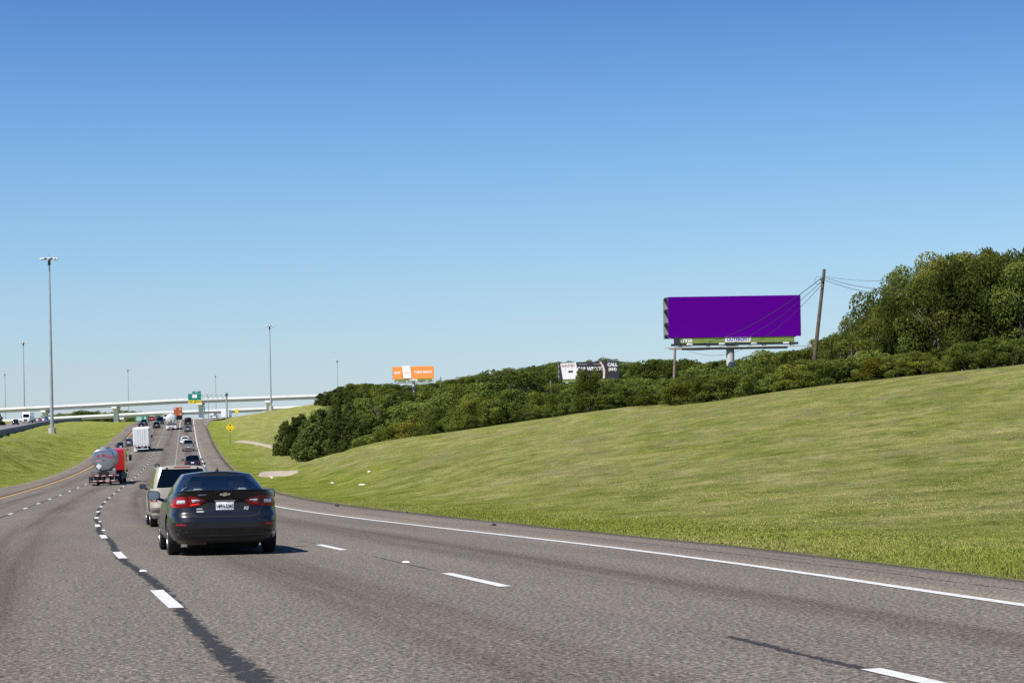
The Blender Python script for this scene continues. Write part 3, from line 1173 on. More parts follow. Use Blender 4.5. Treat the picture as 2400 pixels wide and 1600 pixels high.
# large green guide sign on the left of the crest
p = P(331.5, 990, 615)
k = 615 / F
gz = ground(p.x, p.y)
root = thing('guide_sign', 'wide green guide sign at the left end of the road crest', 'road sign', at((p.x, p.y, gz), R(5)))
zc = P(331.5, 981, 615).z - gz
for xx in (-1.4, 0, 1.4):
    mb = MB()
    mb.tube([(xx, .1, -.5), (xx, .1, zc)], .08, 6)
    mb.build('post', STEEL, root)
panel('sign_panel', 31 * k, 11.5 * k, GREEN, root, (0, 0, zc))
for xx, zz, ww in ((-.75, .45, 1.7), (-.75, 0.0, 1.9), (-.75, -.45, 1.6), (1.2, -.45, 1.2)):
    panel('legend_line', ww, .22, SIGNW, root, (xx, -.02, zc + zz), .015, .04)
panel('route_shield', .65, .5, SIGNW, root, (1.2, -.02, zc + .25), .015, .12)

# yellow diamond warning sign
d = 338
p = P(540, 1040, d)
gz = ground(p.x, p.y)
k = d / F
root = thing('warning_sign', 'yellow diamond merge warning sign on a thin post in the verge', 'road sign', at((p.x, p.y, gz), R(8)))
zc = P(540, 1001.5, d).z - gz
mb = MB()
mb.box((0, .05, (zc - 1) / 2), (.07, .07, zc + 1))
mb.build('post', M('sign_post', (.12, .13, .13), .6, .4), root)
hd = 10.6 * k
mb = MB()
mb.prism([(0, 0, zc - hd), (hd, 0, zc), (0, 0, zc + hd), (-hd, 0, zc)], (0, .02, 0))
mb.build('sign_panel', YELLOW, root)
for zz in (.44, -.44):
    mb = MB()
    mb.prism([(0.16 * math.cos(a), -.012, zc + zz + .16 * math.sin(a)) for a in np.linspace(0, 2 * math.pi, 13)[:-1]], (0, .008, 0))
    mb.build('black_dot', SIGNB, root)
for xx in (.27, -.27):
    mb = MB()
    mb.prism([(xx + 0.11 * math.cos(a), -.012, zc - .02 + .09 * math.sin(a)) for a in np.linspace(0, 2 * math.pi, 13)[:-1]], (0, .008, 0))
    mb.build('amber_dot', M('amber_dot', (.62, .24, .01), .5), root)

# ================================================================== billboards
PURPLE = M('purple_vinyl', (0.092, 0.0, 0.225), 0.95, var=0.015, scale=0.4)
PURPLE.node_tree.nodes['Principled BSDF'].inputs['Specular IOR Level'].default_value = 0.05
CAT = M('catwalk_steel', (0.58, 0.57, 0.55), 0.7, 0.2, var=0.25, scale=1.5)
LATT = M('green_apron', (0.20, 0.28, 0.055), 0.7, var=0.15, scale=2)
ORANGE = M('orange_vinyl', (0.88, 0.27, 0.045), 0.6, var=0.03, scale=0.4)
NAVYB = M('dark_vinyl', (0.018, 0.018, 0.03), 0.6, var=0.06)
PINKW = M('poster_white', (0.80, 0.77, 0.76), 0.6, var=0.03)


def billboard(px0, px1, y_top, y_bot, d, rz, face, label, pylon_px, y_ground, apron=True, side_back=True):
    """Face corners in pixels; the structure is real size at the depth d. Local: x along the face, -y its front."""
    k = d / F
    cx = (px0 + px1) / 2
    W = (px1 - px0) * k / math.cos(rz)
    H = (y_bot - y_top) * k
    pc = P(cx, (y_top + y_bot) / 2, d)
    gz = ground(pc.x, pc.y)
    root = thing('billboard', label, 'billboard', at((pc.x, pc.y, gz), rz))
    zb = pc.z - gz - H / 2
    zt = zb + H
    mb_ = MB()
    mb_.bevbox((0, 0.06, (zb + zt) / 2), (W, 0.12, H), 0.02)
    f_ = mb_.build('face', face, root)
    # panel joints on the back and the frame
    for q in range(9):
        x = -W / 2 + .35 + (W - .7) * q / 8
        mb_ = MB()
        mb_.box((x, .32, (zb + zt) / 2), (.12, .3, H * .98))
        mb_.build('upright', DARKST, root)
    for z in (zb + .3, (zb + zt) / 2, zt - .3):
        mb_ = MB()
        mb_.box((0, .55, z), (W * .98, .15, .15))
        mb_.build('stringer', DARKST, root)
    if side_back:        # second face behind, seen end-on at the left
        mb_ = MB()
        o2 = 1.5
        mb_.box((-W / 2 - .30, o2, (zb + zt) / 2 - .1), (.10, .12, H * .98))
        mb_.box((-.28, o2, (zb + zt) / 2 - .1), (W, .10, H * .96))
        mb_.build('rear_face', M('back_face', (.27, .28, .28), .6), root)
        for z in (zb + .25, zb + H * .35, zb + H * .68, zt - .15):
            mb_ = MB()
            mb_.box((-W / 2 - .14, .8, z), (.30, 1.3, .20))
            mb_.build('end_brace', DARKST, root)
    aw = W * .90
    mb_ = MB()
    mb_.box((0, .12, zb - .30), (aw, .06, .56))
    a_ = mb_.build('apron', LATT, root)
    for z in (zb - .14, zb - .3, zb - .46):
        mb_ = MB()
        mb_.box((0, .075, z), (aw, .03, .025))
        mb_.build('slat', M('apron_line', (.36, .42, .14), .7), root)
    mb_ = MB()
    mb_.box((0, .3, zb - .70), (W * .96, .35, .22))
    mb_.build('lower_beam', DARKST, root)
    mb_ = MB()
    mb_.box((.2, -.75, zb - 1.02), (W * 1.1, .75, .09))
    mb_.build('catwalk', CAT, root)
    for q in range(5):
        x = -W * .42 + W * .84 * q / 4
        mb_ = MB()
        mb_.box((x, -.35, zb - .85), (.10, 1.4, .12))
        mb_.tube([(x, -.4, zb - .75), (x, -1.9, zb - .95), (x, -2.0, zb - .8)], .035, 5)
        mb_.build('walk_bracket', DARKST, root)
    mb_ = MB()
    mb_.box((0, .35, zb - 1.12), (W * .8, .3, .22))
    mb_.build('walk_beam', DARKST, root)
    for q in range(4):
        x = -W * .36 + W * .72 * q / 3
        mb_ = MB()
        mb_.bevbox((x, -2.0, zb - .78), (.62, .3, .22), .06)
        mb_.build('floodlight', CAT, root)
    gx = ((pylon_px[0] + pylon_px[1]) / 2 - cx) * k
    pr = (pylon_px[1] - pylon_px[0]) / 2 * k
    mb_ = MB()
    mb_.tube([(gx, .75, -3), (gx, .75, zb - .3)], pr, 20)
    mb_.build('pylon', M('pylon_paint', (.50, .50, .48), .5, var=.08), root, True)
    mb_ = MB()
    mb_.box((0, .75, zb - .45), (W * .86, pr * 1.5, .5))
    mb_.build('torsion_beam', DARKST, root)
    return root, W, H, zb, zt


# the purple billboard (nearest)
D1 = 188
root, W, H, zb, zt = billboard(1566, 1877.5, 693.5, 789.5, D1, R(1.5), PURPLE, 'large plain purple billboard on a thick grey pylon', (1703, 1722), 860)
k = D1 / F
text('lettering', '3-7930', 0.50, SIGNW, root, (-W / 2 + 39 * k, .06, zb - .33), bold=.012)
mb = MB()
lx = -W / 2 + 163 * k
mb.prism([(lx - 1.32, .07, zb - .52), (lx + 1.2, .07, zb - .52), (lx + 1.36, .07, zb + .02), (lx - 1.30, .07, zb + .02)], (0, .03, 0))
mb.build('name_plate', SIGNW, root)
text('lettering', 'OUTFRONT', 0.50, M('purple_ink', (.10, .02, .32), .5), root, (lx, .06, zb - .25), bold=.010, sx=.86, shear=.12)
mb = MB()
mb.box((-W / 2 + .85, .25, zb - .38), (.55, .5, .8))
mb.build('side_bracket', DARKST, root)

# the orange billboard over the woods
D2 = 560
k = D2 / F
root, W, H, zb, zt = billboard(920, 1017, 858.5, 887.5, D2, R(-9), ORANGE, 'orange exit turn right billboard above the woods', (965, 971), 925)
w2 = W / 97
text('lettering', 'EXIT', 1.12, SIGNW, root, (-W / 2 + 11.5 * w2, -.02, zb + H * .5), bold=.03, sx=.82)
text('lettering', 'TURN RIGHT', 1.08, SIGNW, root, (-W / 2 + 72 * w2, -.02, zb + H * .53), bold=.03, sx=.87)
mb = MB()
x0 = -W / 2 + 22 * w2
mb.prism([(x0, -.14, zt + .28), (x0 + 20 * w2, -.14, zt + .28), (x0 + 22.5 * w2, -.14, zb + .25), (x0 + 3 * w2, -.14, zb + .18)][::-1], (0, .12, 0))
mb.build('cutout_panel', PINKW, root)
text('lettering', '456', 0.95, M('pale_orange_ink', (.88, .48, .30), .6), root, (x0 + 11.5 * w2, -.15, zb + H * .5), bold=.012)
mb = MB()
mb.prism([(x0 + .0, -.012, zb + .9), (x0 + 3 * w2, -.012, zb + .25), (x0 + 1.5 * w2, -.012, zb + .35), (x0 - 4 * w2, -.012, zb + 1.3)][::-1], (0, .008, 0))
mb.build('printed_shadow', M('brown_ink', (.22, .05, .012), .6), root)
mb = MB()
mb.prism([(x0 - .12, -.012, zt - .05), (x0 - .02, -.012, zt - .05), (x0 + 2.6 * w2, -.012, zb + .4), (x0 + .9 * w2, -.012, zb + 1.0)][::-1], (0, .008, 0))
mb.build('printed_shadow', M('brown_ink2', (.40, .10, .02), .6), root)
panel('name_plate', 2.4, .5, SIGNW, root, (0, .07, zb - .26), .03)

# the dark wanted billboard, half hidden by a bush
D3 = 415
k = D3 / F
root, W, H, zb, zt = billboard(1311, 1451, 848, 888, D3, R(-6), NAVYB, 'dark wanted poster billboard half hidden behind a big bush', (1376, 1384), 930)
mb = MB()
mb.prism([(-W / 2 + .25, -.03, zt - .2), (-W / 2 + 3.75, -.03, zt - .05), (-W / 2 + 4.4, -.03, zb + .1), (-W / 2 + .8, -.03, zb + .05)][::-1], (0, .025, 0))
mb.build('poster', PINKW, root)
text('lettering', 'WANTED', 0.86, M('maroon_ink', (.22, .06, .05), .6), root, (-W / 2 + 1.95, -.05, zt - .78), rot=(R(90), R(-3), 0), bold=.012, sx=.8)
RED_INK = M('red_ink', (.62, .09, .05), .6)
for xx, zz in ((1.35, -1.52), (2.85, -1.35)):
    mb = MB()
    mb.prism([(-W / 2 + xx + .16 * math.cos(a) * (1 if i % 2 else .5), -.05, zt + zz + .16 * math.sin(a) * (1 if i % 2 else .5)) for i, a in enumerate(np.linspace(0, 2 * math.pi, 11)[:-1])][::-1], (0, .015, 0))
    mb.build('red_star', RED_INK, root)
mb = MB()
mb.bevbox((-W / 2 + 2.55, -.035, zt - 2.05), (1.1, .02, .42), .05)
mb.build('dark_print', NAVYB, root)
text('lettering', 'CAR WRECK', 1.12, SIGNW, root, (-W / 2 + 6.8, -.02, zt - 1.55), bold=.04, sx=.86)
panel('legend_line', 2.0, .16, M('grey_ink', (.25, .22, .18), .6), root, (-W / 2 + 5.3, -.02, zt - .5), .015, .03)
panel('legend_line', 2.0, .16, M('grey_ink', (.25, .22, .18), .6), root, (-W / 2 + 8.6, -.02, zt - .5), .015, .03)
text('lettering', 'CALL', 0.95, SIGNW, root, (W / 2 - 1.5, -.02, zt - .72), bold=.04)
text('lettering', '(855)', 0.85, M('cream_ink', (.8, .74, .62), .6), root, (W / 2 - 1.5, -.02, zt - 1.72), bold=.03)
mb = MB()
cvp = [(W / 2 - 4.4, zt - .05), (W / 2 - 3.9, zt - .9), (W / 2 - 3.6, zt - 1.9), (W / 2 - 3.7, zb + .1)]
mb.prism([(x, -.02, z) for x, z in cvp] + [(x + .45, -.02, z) for x, z in cvp[::-1]], (0, .015, 0))
mb.build('tan_band', M('tan_ink', (.72, .55, .38), .6), root)


# ------------------------------------------------------------------ utility poles and wires
def utility(px_t, y_t, px_b, y_b, d, rad, mat, label, arm=None):
    t_ = P(px_t, y_t, d)
    b2 = P(px_b, y_b, d)
    z0 = ground(b2.x, b2.y)
    dirv = (t_ - b2).normalized()
    if b2.z > z0:
        b2 = b2 - dirv * ((b2.z - z0) / dirv.z + .6)
    root_ = thing('utility_pole', label, 'utility pole', at(b2))
    mb_ = MB()
    mb_.tube([(0, 0, 0), (t_ - b2) * .5, (t_ - b2)], [rad * 1.15, rad, rad * .8], 10)
    mb_.build('pole', mat, root_, True)
    return root_, t_, b2


r1, t1, b1 = utility(1932, 631, 1908, 850, 140, .145, WOODP, 'tall leaning brown utility pole right of the purple billboard')
mb = MB()
w0 = P(1930, 655, 140) - b1
mb.tube([w0 + Vector((0, -.25, .1)), w0 + Vector((0, .25, .1))], .06, 6)
for q in range(3):
    mb.tube([w0 + Vector((-.05, -.22 + .2 * q, 0)), w0 + Vector((-.22, -.22 + .2 * q, -.02))], .05, 6)
mb.build('insulator', DARKST, r1)
mb = MB()
c0 = P(1918, 657, 139.7) - b1
mb.tube([c0 + Vector((.28 * math.cos(a), 0, .30 * math.sin(a))) for a in np.linspace(.6, 6.2, 18)], .012, 5)
mb.build('wire_coil', BLACKP, r1)
r2, t2, b2_ = utility(1582, 816, 1580, 888, 205, .16, WOODG, 'short grey utility pole under the left end of the purple billboard')
mb = MB()
mb.box(tuple(P(1582, 818, 205) - b2_), (1.3, .12, .12))
mb.build('cross_arm', WOODG, r2)
utility(1290, 892, 1293, 928, 330, .16, WOODG, 'small grey utility pole rising from the bushes left of the wanted billboard')
utility(1033, 883, 1032, 920, 520, .18, WOODG, 'distant utility pole just right of the orange billboard')
WIRE = M('wire', (.03, .03, .032), .6)


def wire(pa, pb, sag, label, rad=.016):
    mb_ = MB()
    n_ = 24
    mid = pa.lerp(pb, .5)
    mb_.tube([pa.lerp(pb, i / n_) - Vector((0, 0, sag * 4 * (i / n_) * (1 - i / n_))) - mid for i in range(n_ + 1)], rad, 5)
    o = mb_.build('overhead_wire', WIRE, None)
    o.location = mid
    o['label'] = label
    o['category'] = 'wire'
    o['group'] = 'overhead wires at the utility pole'


wire(P(1927, 650, 140), P(1582, 813, 205), 1.3, 'uppermost overhead wire sloping down across the purple billboard', .026)
wire(P(1928, 657, 140), P(1590, 816, 203), 1.9, 'middle overhead wire sloping down across the purple billboard', .018)
wire(P(1928, 664, 140), P(1610, 820, 200), 2.4, 'lowest overhead wire sloping down across the purple billboard', .018)
wire(P(1933, 647, 140), P(2130, 652, 122), .25, 'uppermost overhead wire running from the leaning pole into the trees', .012)
wire(P(1933, 650, 140), P(2130, 678, 122), .3, 'middle overhead wire running from the leaning pole into the trees', .018)
wire(P(1933, 656, 140), P(2130, 692, 122), .3, 'lowest overhead wire running from the leaning pole into the trees', .018)


# ================================================================== trees and shrubs
def leaf_mat(name, dark, lightc, alt):
    m, t, b = new_mat(name)
    t.nodes.remove(b)
    out = t.nodes.get('Material Output')
    at_ = t.nodes.new('ShaderNodeAttribute')
    at_.attribute_name = 'leaf'
    sp = t.nodes.new('ShaderNodeSeparateColor')
    t.links.new(at_.outputs['Color'], sp.inputs[0])
    oi = t.nodes.new('ShaderNodeObjectInfo')
    c = ramp(t, sp.outputs[0], [(0.0, dark), (0.75, lightc), (1.0, tuple(min(1, q * 1.5) for q in lightc))])
    f = math_n(t, 'MULTIPLY', ramp_fac(t, math_n(t, 'ADD', oi.outputs['Random'], math_n(t, 'MULTIPLY', sp.outputs[1], 0.45)), 0.62, 1.35), 0.9)
    c = mixc(t, f, c, mixc(t, 1.0, c, alt, 'MULTIPLY'))
    br = t.nodes.new('ShaderNodeMapRange')
    br.inputs[3].default_value = 0.55
    br.inputs[4].default_value = 1.5
    wn = t.nodes.new('ShaderNodeTexWhiteNoise')
    wn.noise_dimensions = '1D'
    t.links.new(math_n(t, 'MULTIPLY', oi.outputs['Random'], 917.3), wn.inputs['W'])
    t.links.new(wn.outputs[0], br.inputs[0])
    cb = t.nodes.new('ShaderNodeVectorMath')
    cb.operation = 'SCALE'
    t.links.new(c, cb.inputs[0])
    t.links.new(br.outputs[0], cb.inputs['Scale'])
    df = t.nodes.new('ShaderNodeBsdfDiffuse')
    tl = t.nodes.new('ShaderNodeBsdfTranslucent')
    t.links.new(cb.outputs[0], df.inputs[0])
    t.links.new(cb.outputs[0], tl.inputs[0])
    mx = t.nodes.new('ShaderNodeMixShader')
    mx.inputs[0].default_value = 0.34
    t.links.new(df.outputs[0], mx.inputs[1])
    t.links.new(tl.outputs[0], mx.inputs[2])
    t.links.new(mx.outputs[0], out.inputs[0])
    return m


LEAF_OAK = leaf_mat('oak_leaves', (0.034, 0.050, 0.011), (0.128, 0.156, 0.036), (1.25, 1.0, 0.8))
LEAF_BUSH = leaf_mat('shrub_leaves', (0.042, 0.064, 0.012), (0.148, 0.178, 0.038), (1.3, 1.04, 0.75))
LEAF_CEDAR = leaf_mat('cedar_needles', (0.030, 0.045, 0.011), (0.100, 0.128, 0.032), (1.15, 1.05, 0.85))
LEAF_WOOD = leaf_mat('woodland_leaves', (0.042, 0.064, 0.013), (0.138, 0.172, 0.039), (1.22, 1.02, 0.78))
LEAF_GOLD = leaf_mat('yellowing_leaves', (0.08, 0.08, 0.012), (0.20, 0.185, 0.03), (1.1, 0.88, 0.65))
BARK = M('bark', (0.11, 0.085, 0.065), 0.95, var=0.3, scale=6)
BARK_G = M('grey_bark', (0.23, 0.20, 0.17), 0.95, var=0.25, scale=6)


def leaves_mesh(name, pos, nrm, size, val, val2, mat, asp=1.5):
    n = len(pos)
    r_ = rng.normal(size=(n, 3))
    nn = nrm / np.maximum(np.linalg.norm(nrm, axis=1, keepdims=True), 1e-6)
    t_ = np.cross(nn, r_)
    t_ /= np.maximum(np.linalg.norm(t_, axis=1, keepdims=True), 1e-6)
    b_ = np.cross(nn, t_)
    s_ = size[:, None]
    a = pos - t_ * s_ * asp * .5
    c = pos + t_ * s_ * asp * .5
    d_ = pos + b_ * s_ * .42 + nn * s_ * .12
    e = pos - b_ * s_ * .42 + nn * s_ * .12
    v = np.stack([a, e, c, d_], 1).reshape(-1, 3)
    me_ = bpy.data.meshes.new(name)
    me_.vertices.add(4 * n)
    me_.vertices.foreach_set('co', v.ravel())
    me_.loops.add(4 * n)
    me_.loops.foreach_set('vertex_index', np.arange(4 * n))
    me_.polygons.add(n)
    me_.polygons.foreach_set('loop_start', np.arange(n) * 4)
    me_.polygons.foreach_set('loop_total', np.full(n, 4))
    ca_ = me_.color_attributes.new('leaf', 'FLOAT_COLOR', 'POINT')
    cc = np.zeros((n, 4))
    cc[:, 0] = val
    cc[:, 1] = val2
    cc[:, 3] = 1
    ca_.data.foreach_set('color', np.repeat(cc, 4, 0).ravel())
    me_.update(calc_edges=True)
    me_.materials.append(mat)
    return me_


def crown_mesh(name, mat, n, leaf, kind='round', clumps=34, low=0.22):
    """Foliage of unit height: leaf faces spread over many clumps."""
    cs, rs_ = [], []
    for _ in range(clumps):
        if kind == 'round':
            z = low + (1 - low) * random.random() ** 0.8 * .93
            rr = .46 * math.sqrt(max(0.05, 1 - ((z - (low + 1) / 2.15) / .56) ** 2))
            a = random.uniform(0, 2 * math.pi)
            q = rr * random.uniform(.25, 1.0) ** .6
            cs.append((q * math.cos(a), q * math.sin(a), z))
            rs_.append(random.uniform(.09, .17))
        elif kind == 'shrub':
            z = random.uniform(.10, .88)
            rr = .55 * math.sqrt(max(0.05, 1 - (z / 1.02) ** 2.4))
            a = random.uniform(0, 2 * math.pi)
            q = rr * random.uniform(.2, 1.0) ** .55
            cs.append((q * math.cos(a), q * math.sin(a), z))
            rs_.append(random.uniform(.11, .2))
        else:                                   # cedar: egg to cone shaped, dense to the ground
            z = random.random() ** 1.25 * .93 + .03
            rr = .33 * (1 - z) ** .62 * (1 if z > .12 else .6 + z * 3.3)
            a = random.uniform(0, 2 * math.pi)
            q = rr * random.uniform(.55, 1.0)
            cs.append((q * math.cos(a), q * math.sin(a), z))
            rs_.append(random.uniform(.05, .10) * (1.15 - z * .6))
    cs = np.array(cs)
    rs_ = np.array(rs_)
    k = rng.choice(len(cs), n, p=rs_ ** 2 / (rs_ ** 2).sum())
    dirn = rng.normal(size=(n, 3))
    dirn[:, 2] += 0.25
    dirn /= np.linalg.norm(dirn, axis=1, keepdims=True)
    rad = rs_[k] * (0.55 + 0.5 * rng.random(n) ** .5)
    sq = np.array([1.1, 1.1, .8]) if kind != 'cedar' else np.array([.8, .8, 1.5])
    pos = cs[k] + dirn * rad[:, None] * sq
    pos[:, 2] = np.maximum(pos[:, 2], 0.01)
    nrm = dirn + rng.normal(size=(n, 3)) * (.55 if kind != 'cedar' else .4)
    cl = rng.random(len(cs))
    val = np.clip(.15 + .5 * rng.random(n) + .35 * (cl[k] - .3), 0, 1)
    return leaves_mesh(name, pos, nrm, leaf * (.65 + .7 * rng.random(n)), val, np.clip(cl[k] * .7 + .3 * rng.random(n), 0, 1), mat, 1.5 if kind != 'cedar' else 2.2)


def trunk_mesh(name, mat, kind):
    mb_ = MB()
    if kind == 'cedar':
        mb_.tube([(0, 0, -.08), (0, 0, .4), (0.01, 0, .92)], [.028, .02, .004], 7)
    elif kind == 'shrub':
        for _ in range(6):
            a = random.uniform(0, 6.28)
            e = Vector((.3 * math.cos(a), .3 * math.sin(a), random.uniform(.5, .8)))
            mb_.tube([(0, 0, -.1), e * .45 + Vector((0, 0, .06)), e], [.022, .014, .004], 5)
    else:
        lean = Vector((random.uniform(-.06, .06), random.uniform(-.06, .06), 0))
        pts = [Vector((0, 0, -.08)), Vector((0, 0, .18)) + lean * .5, Vector((0, 0, .42)) + lean, Vector((0, 0, .78)) + lean * 1.6]
        mb_.tube(pts, [.036, .028, .02, .006], 8)
        for q in range(9):
            z = random.uniform(.2, .62)
            a = q * 2.4 + random.uniform(-.4, .4)
            st = Vector((0, 0, z)) + lean * (z / .42)
            ln = random.uniform(.22, .40)
            e = st + Vector((ln * math.cos(a), ln * math.sin(a), ln * random.uniform(.35, .9)))
            mid = st.lerp(e, .5) + Vector((random.uniform(-.03, .03), random.uniform(-.03, .03), -.02))
            mb_.tube([st, mid, e], [.014, .009, .002], 5)
            for _ in range(2):
                e2 = mid + Vector((random.uniform(-.15, .15), random.uniform(-.15, .15), random.uniform(.05, .18)))
                mb_.tube([mid, e2], [.006, .0015], 4)
    me_ = mb_.mesh(name)
    me_.materials.append(mat)
    return me_


TREES = {}
for kind, nm, mat, n, leaf, proto, cl, bark, shape in (
        ('oak', 'oak_tree', LEAF_OAK, 10500, .0195, 7, 32, BARK_G, 'round'),
        ('bush', 'shrub', LEAF_BUSH, 6500, .033, 8, 34, BARK, 'shrub'),
        ('gold', 'shrub', LEAF_GOLD, 4200, .035, 2, 26, BARK, 'shrub'),
        ('wood', 'woodland_tree', LEAF_WOOD, 7000, .028, 8, 46, BARK, 'round'),
        ('cedar', 'cedar_tree', LEAF_CEDAR, 6500, .024, 4, 110, BARK, 'cedar')):
    TREES[kind] = (nm, [(crown_mesh('crown', mat, n, leaf, shape, cl, 0.12 if kind == 'wood' else .2), trunk_mesh('trunk', bark, shape)) for _ in range(proto)])


def plant(kind, x, y, h, wd, label, cat, group, sink=0.02, name=None):
    nm, protos = TREES[kind]
    cm, tm = random.choice(protos)
    z = ground(x, y)
    root_ = link(name or nm, None)
    root_.empty_display_size = .2
    root_.location = (x, y, z - sink * h)
    root_.rotation_euler = (0, 0, random.uniform(0, 6.28))
    asp = {'oak': .92, 'bush': 1.1, 'gold': 1.1, 'wood': .92, 'cedar': .66}[kind]
    root_.scale = (wd / asp, wd / asp, h)
    root_['label'] = label
    root_['category'] = cat
    if group:
        root_['group'] = group
    link('crown', cm, root_)
    link('trunk', tm, root_)
    return root_


def z_at(px, py, d):
    return P(px, py, d).z


def xg(px, d):
    q = P(px, 950, d)
    return q.x, q.y


# cedars at the foot of the slope (each one can be told apart)
CED = [(668, 985, 258, 3.4, 'leftmost small cedar at the tip of the dark cedar clump'),
       (690, 976, 250, 3.8, 'second cedar from the left in the dark clump'),
       (716, 984, 240, 3.6, 'low front cedar left of the tallest front cedar'),
       (737, 970, 232, 5.2, 'tallest broad dark cedar at the front of the clump'),
       (772, 974, 236, 4.6, 'broad cedar just right of the tallest front cedar'),
       (800, 980, 229, 4.4, 'pointed cedar nearest the grass right of the clump centre'),
       (828, 990, 226, 4.2, 'rightmost front cedar touching the grass edge'),
       (752, 958, 262, 4.6, 'cedar rising behind the tallest front cedar'),
       (708, 968, 268, 4.0, 'cedar in the second row above the small left cedars'),
       (790, 950, 275, 5.0, 'cedar in the second row above the pointed front cedar'),
       (856, 985, 222, 4.0, 'cedar beside the yellowing shrub at the grass edge'),
       (880, 975, 228, 4.2, 'round cedar at the right end of the cedar clump')]
for px, yt, d, wd, lab in CED:
    x, y = xg(px, d)
    h = z_at(px, yt, d) - ground(x, y)
    plant('cedar', x, y, max(h, 2.5), wd * 1.15, lab, 'cedar tree', 'cedars at the foot of the slope')
# cedars on top of the second hill
for q, (px, yt, d, wd) in enumerate(((752, 938, 478, 4.5), (765, 925, 482, 6), (778, 915, 486, 7), (800, 905, 490, 8), (822, 902, 488, 8), (770, 942, 470, 5), (795, 935, 468, 6), (820, 928, 465, 7), (845, 915, 480, 8), (840, 940, 455, 7), (865, 930, 450, 7))):
    x, y = xg(px, d)
    h = z_at(px, yt, d) - ground(x, y)
    plant('cedar', x, y, min(max(h, 3), 8), wd, 'dark cedar on top of the second grass hill below the distant light', 'cedar tree', 'cedars on the second hilltop')
# lone cedar by the far carriageway
x, y = xg(-6, 560)
plant('cedar', x, y, z_at(0, 962, 560) - ground(x, y), 4.5, 'dark conical cedar at the left edge beside the far carriageway', 'cedar tree', None)

SHR = [(840, 1010), (900, 985), (950, 975), (1000, 955), (1050, 945), (1100, 935), (1150, 925), (1200, 912), (1250, 905), (1290, 910), (1330, 908), (1352, 900), (1385, 892), (1410, 894), (1440, 897), (1500, 888), (1560, 885),
       (1600, 884), (1650, 872), (1690, 868), (1705, 872), (1740, 868), (1760, 858), (1800, 852), (1850, 848), (1900, 846), (1950, 838), (2000, 833), (2100, 825), (2200, 812), (2300, 800), (2420, 785)]
px = 868.0
while px < 2440:
    d = ridge_d(px) + random.uniform(2.5, 8)
    yt = float(np.interp(px, [q[0] for q in SHR], [q[1] for q in SHR])) + random.uniform(-4, 16)
    x, y = xg(px, d)
    h = max(1.1, z_at(px, yt, d) - ground(x, y))
    wd = min(max(h * random.uniform(1.0, 1.5), 1.8), 4.8)
    kind = 'gold' if random.random() < .10 else 'bush'
    plant(kind, x, y, h, wd, 'yellowing shrub in the thicket along the top edge of the grass' if kind == 'gold' else 'leafy green shrub in the thicket along the top edge of the grass',
          'shrub', 'yellowing shrubs along the grass edge' if kind == 'gold' else 'green shrubs along the grass edge')
    px += wd * F / d * random.uniform(.38, .6)
px = 900.0
while px < 2440:                                   # a lower second row hides the feet of the first
    d = ridge_d(px) + random.uniform(1.0, 3.0)
    x, y = xg(px, d)
    h = random.uniform(.9, 1.9)
    wd = h * random.uniform(1.2, 1.9)
    plant('bush', x, y, h, wd, 'low scrubby bush rooted right at the edge of the mown grass', 'shrub', 'low scrub at the grass edge')
    px += wd * F / d * random.uniform(.6, 1.2)
px = 1850.0
while px < 2440:
    d = ridge_d(px) + random.uniform(5.0, 9.0)
    x, y = xg(px, d)
    h = random.uniform(1.6, 2.6)
    plant('bush', x, y, h, h * 1.6, 'low scrubby bush rooted right at the edge of the mown grass', 'shrub', 'low scrub at the grass edge')
    px += 62
# named shrubs
for px, yt, d, wd, kind, lab in ((1383, 857, 152, 2.7, 'bush', 'tall dark bush in front of the wanted billboard'),
                                 (2062, 838, 124, 3.2, 'gold', 'golden brown shrub at the grass edge below the thicket'),
                                 (965, 985, 195, 3.6, 'gold', 'yellow green shrub at the grass edge below the orange billboard'),
                                 (1168, 925, 172, 4.4, 'bush', 'large round bush standing proud at the grass edge left of the wanted billboard')):
    x, y = xg(px, d)
    plant(kind, x, y, z_at(px, yt, d) - ground(x, y), wd, lab, 'shrub', None)

# tall thicket on the right
SIL = [(1880, 800), (1900, 762), (1930, 775), (1945, 752), (1960, 748), (1985, 738), (2010, 712), (2036, 688), (2070, 652), (2110, 630), (2154, 602), (2210, 590), (2263, 580), (2324, 570), (2450, 566)]
spots = []
for px in list(range(1895, 2480, 26)):
    spots.append((px + random.uniform(-8, 8), ridge_d(px) + random.uniform(7, 13), 0))
for px in list(range(2030, 2490, 30)):
    spots.append((px + random.uniform(-10, 10), ridge_d(px) + random.uniform(14, 24), 1))
for px, d, row in spots:
    yt = float(np.interp(px - 30, [q[0] for q in SIL], [q[1] for q in SIL])) + (random.uniform(6, 70) if row == 0 else random.uniform(-6, 16))
    x, y = xg(px, d)
    h = max(2.0, z_at(px, yt, d) - ground(x, y))
    plant('oak', x, y, h, min(max(h * .72, 2.0), 5.4), 'tall broadleaf tree in the dense thicket at the right edge', 'tree', 'trees of the thicket on the right', .05)

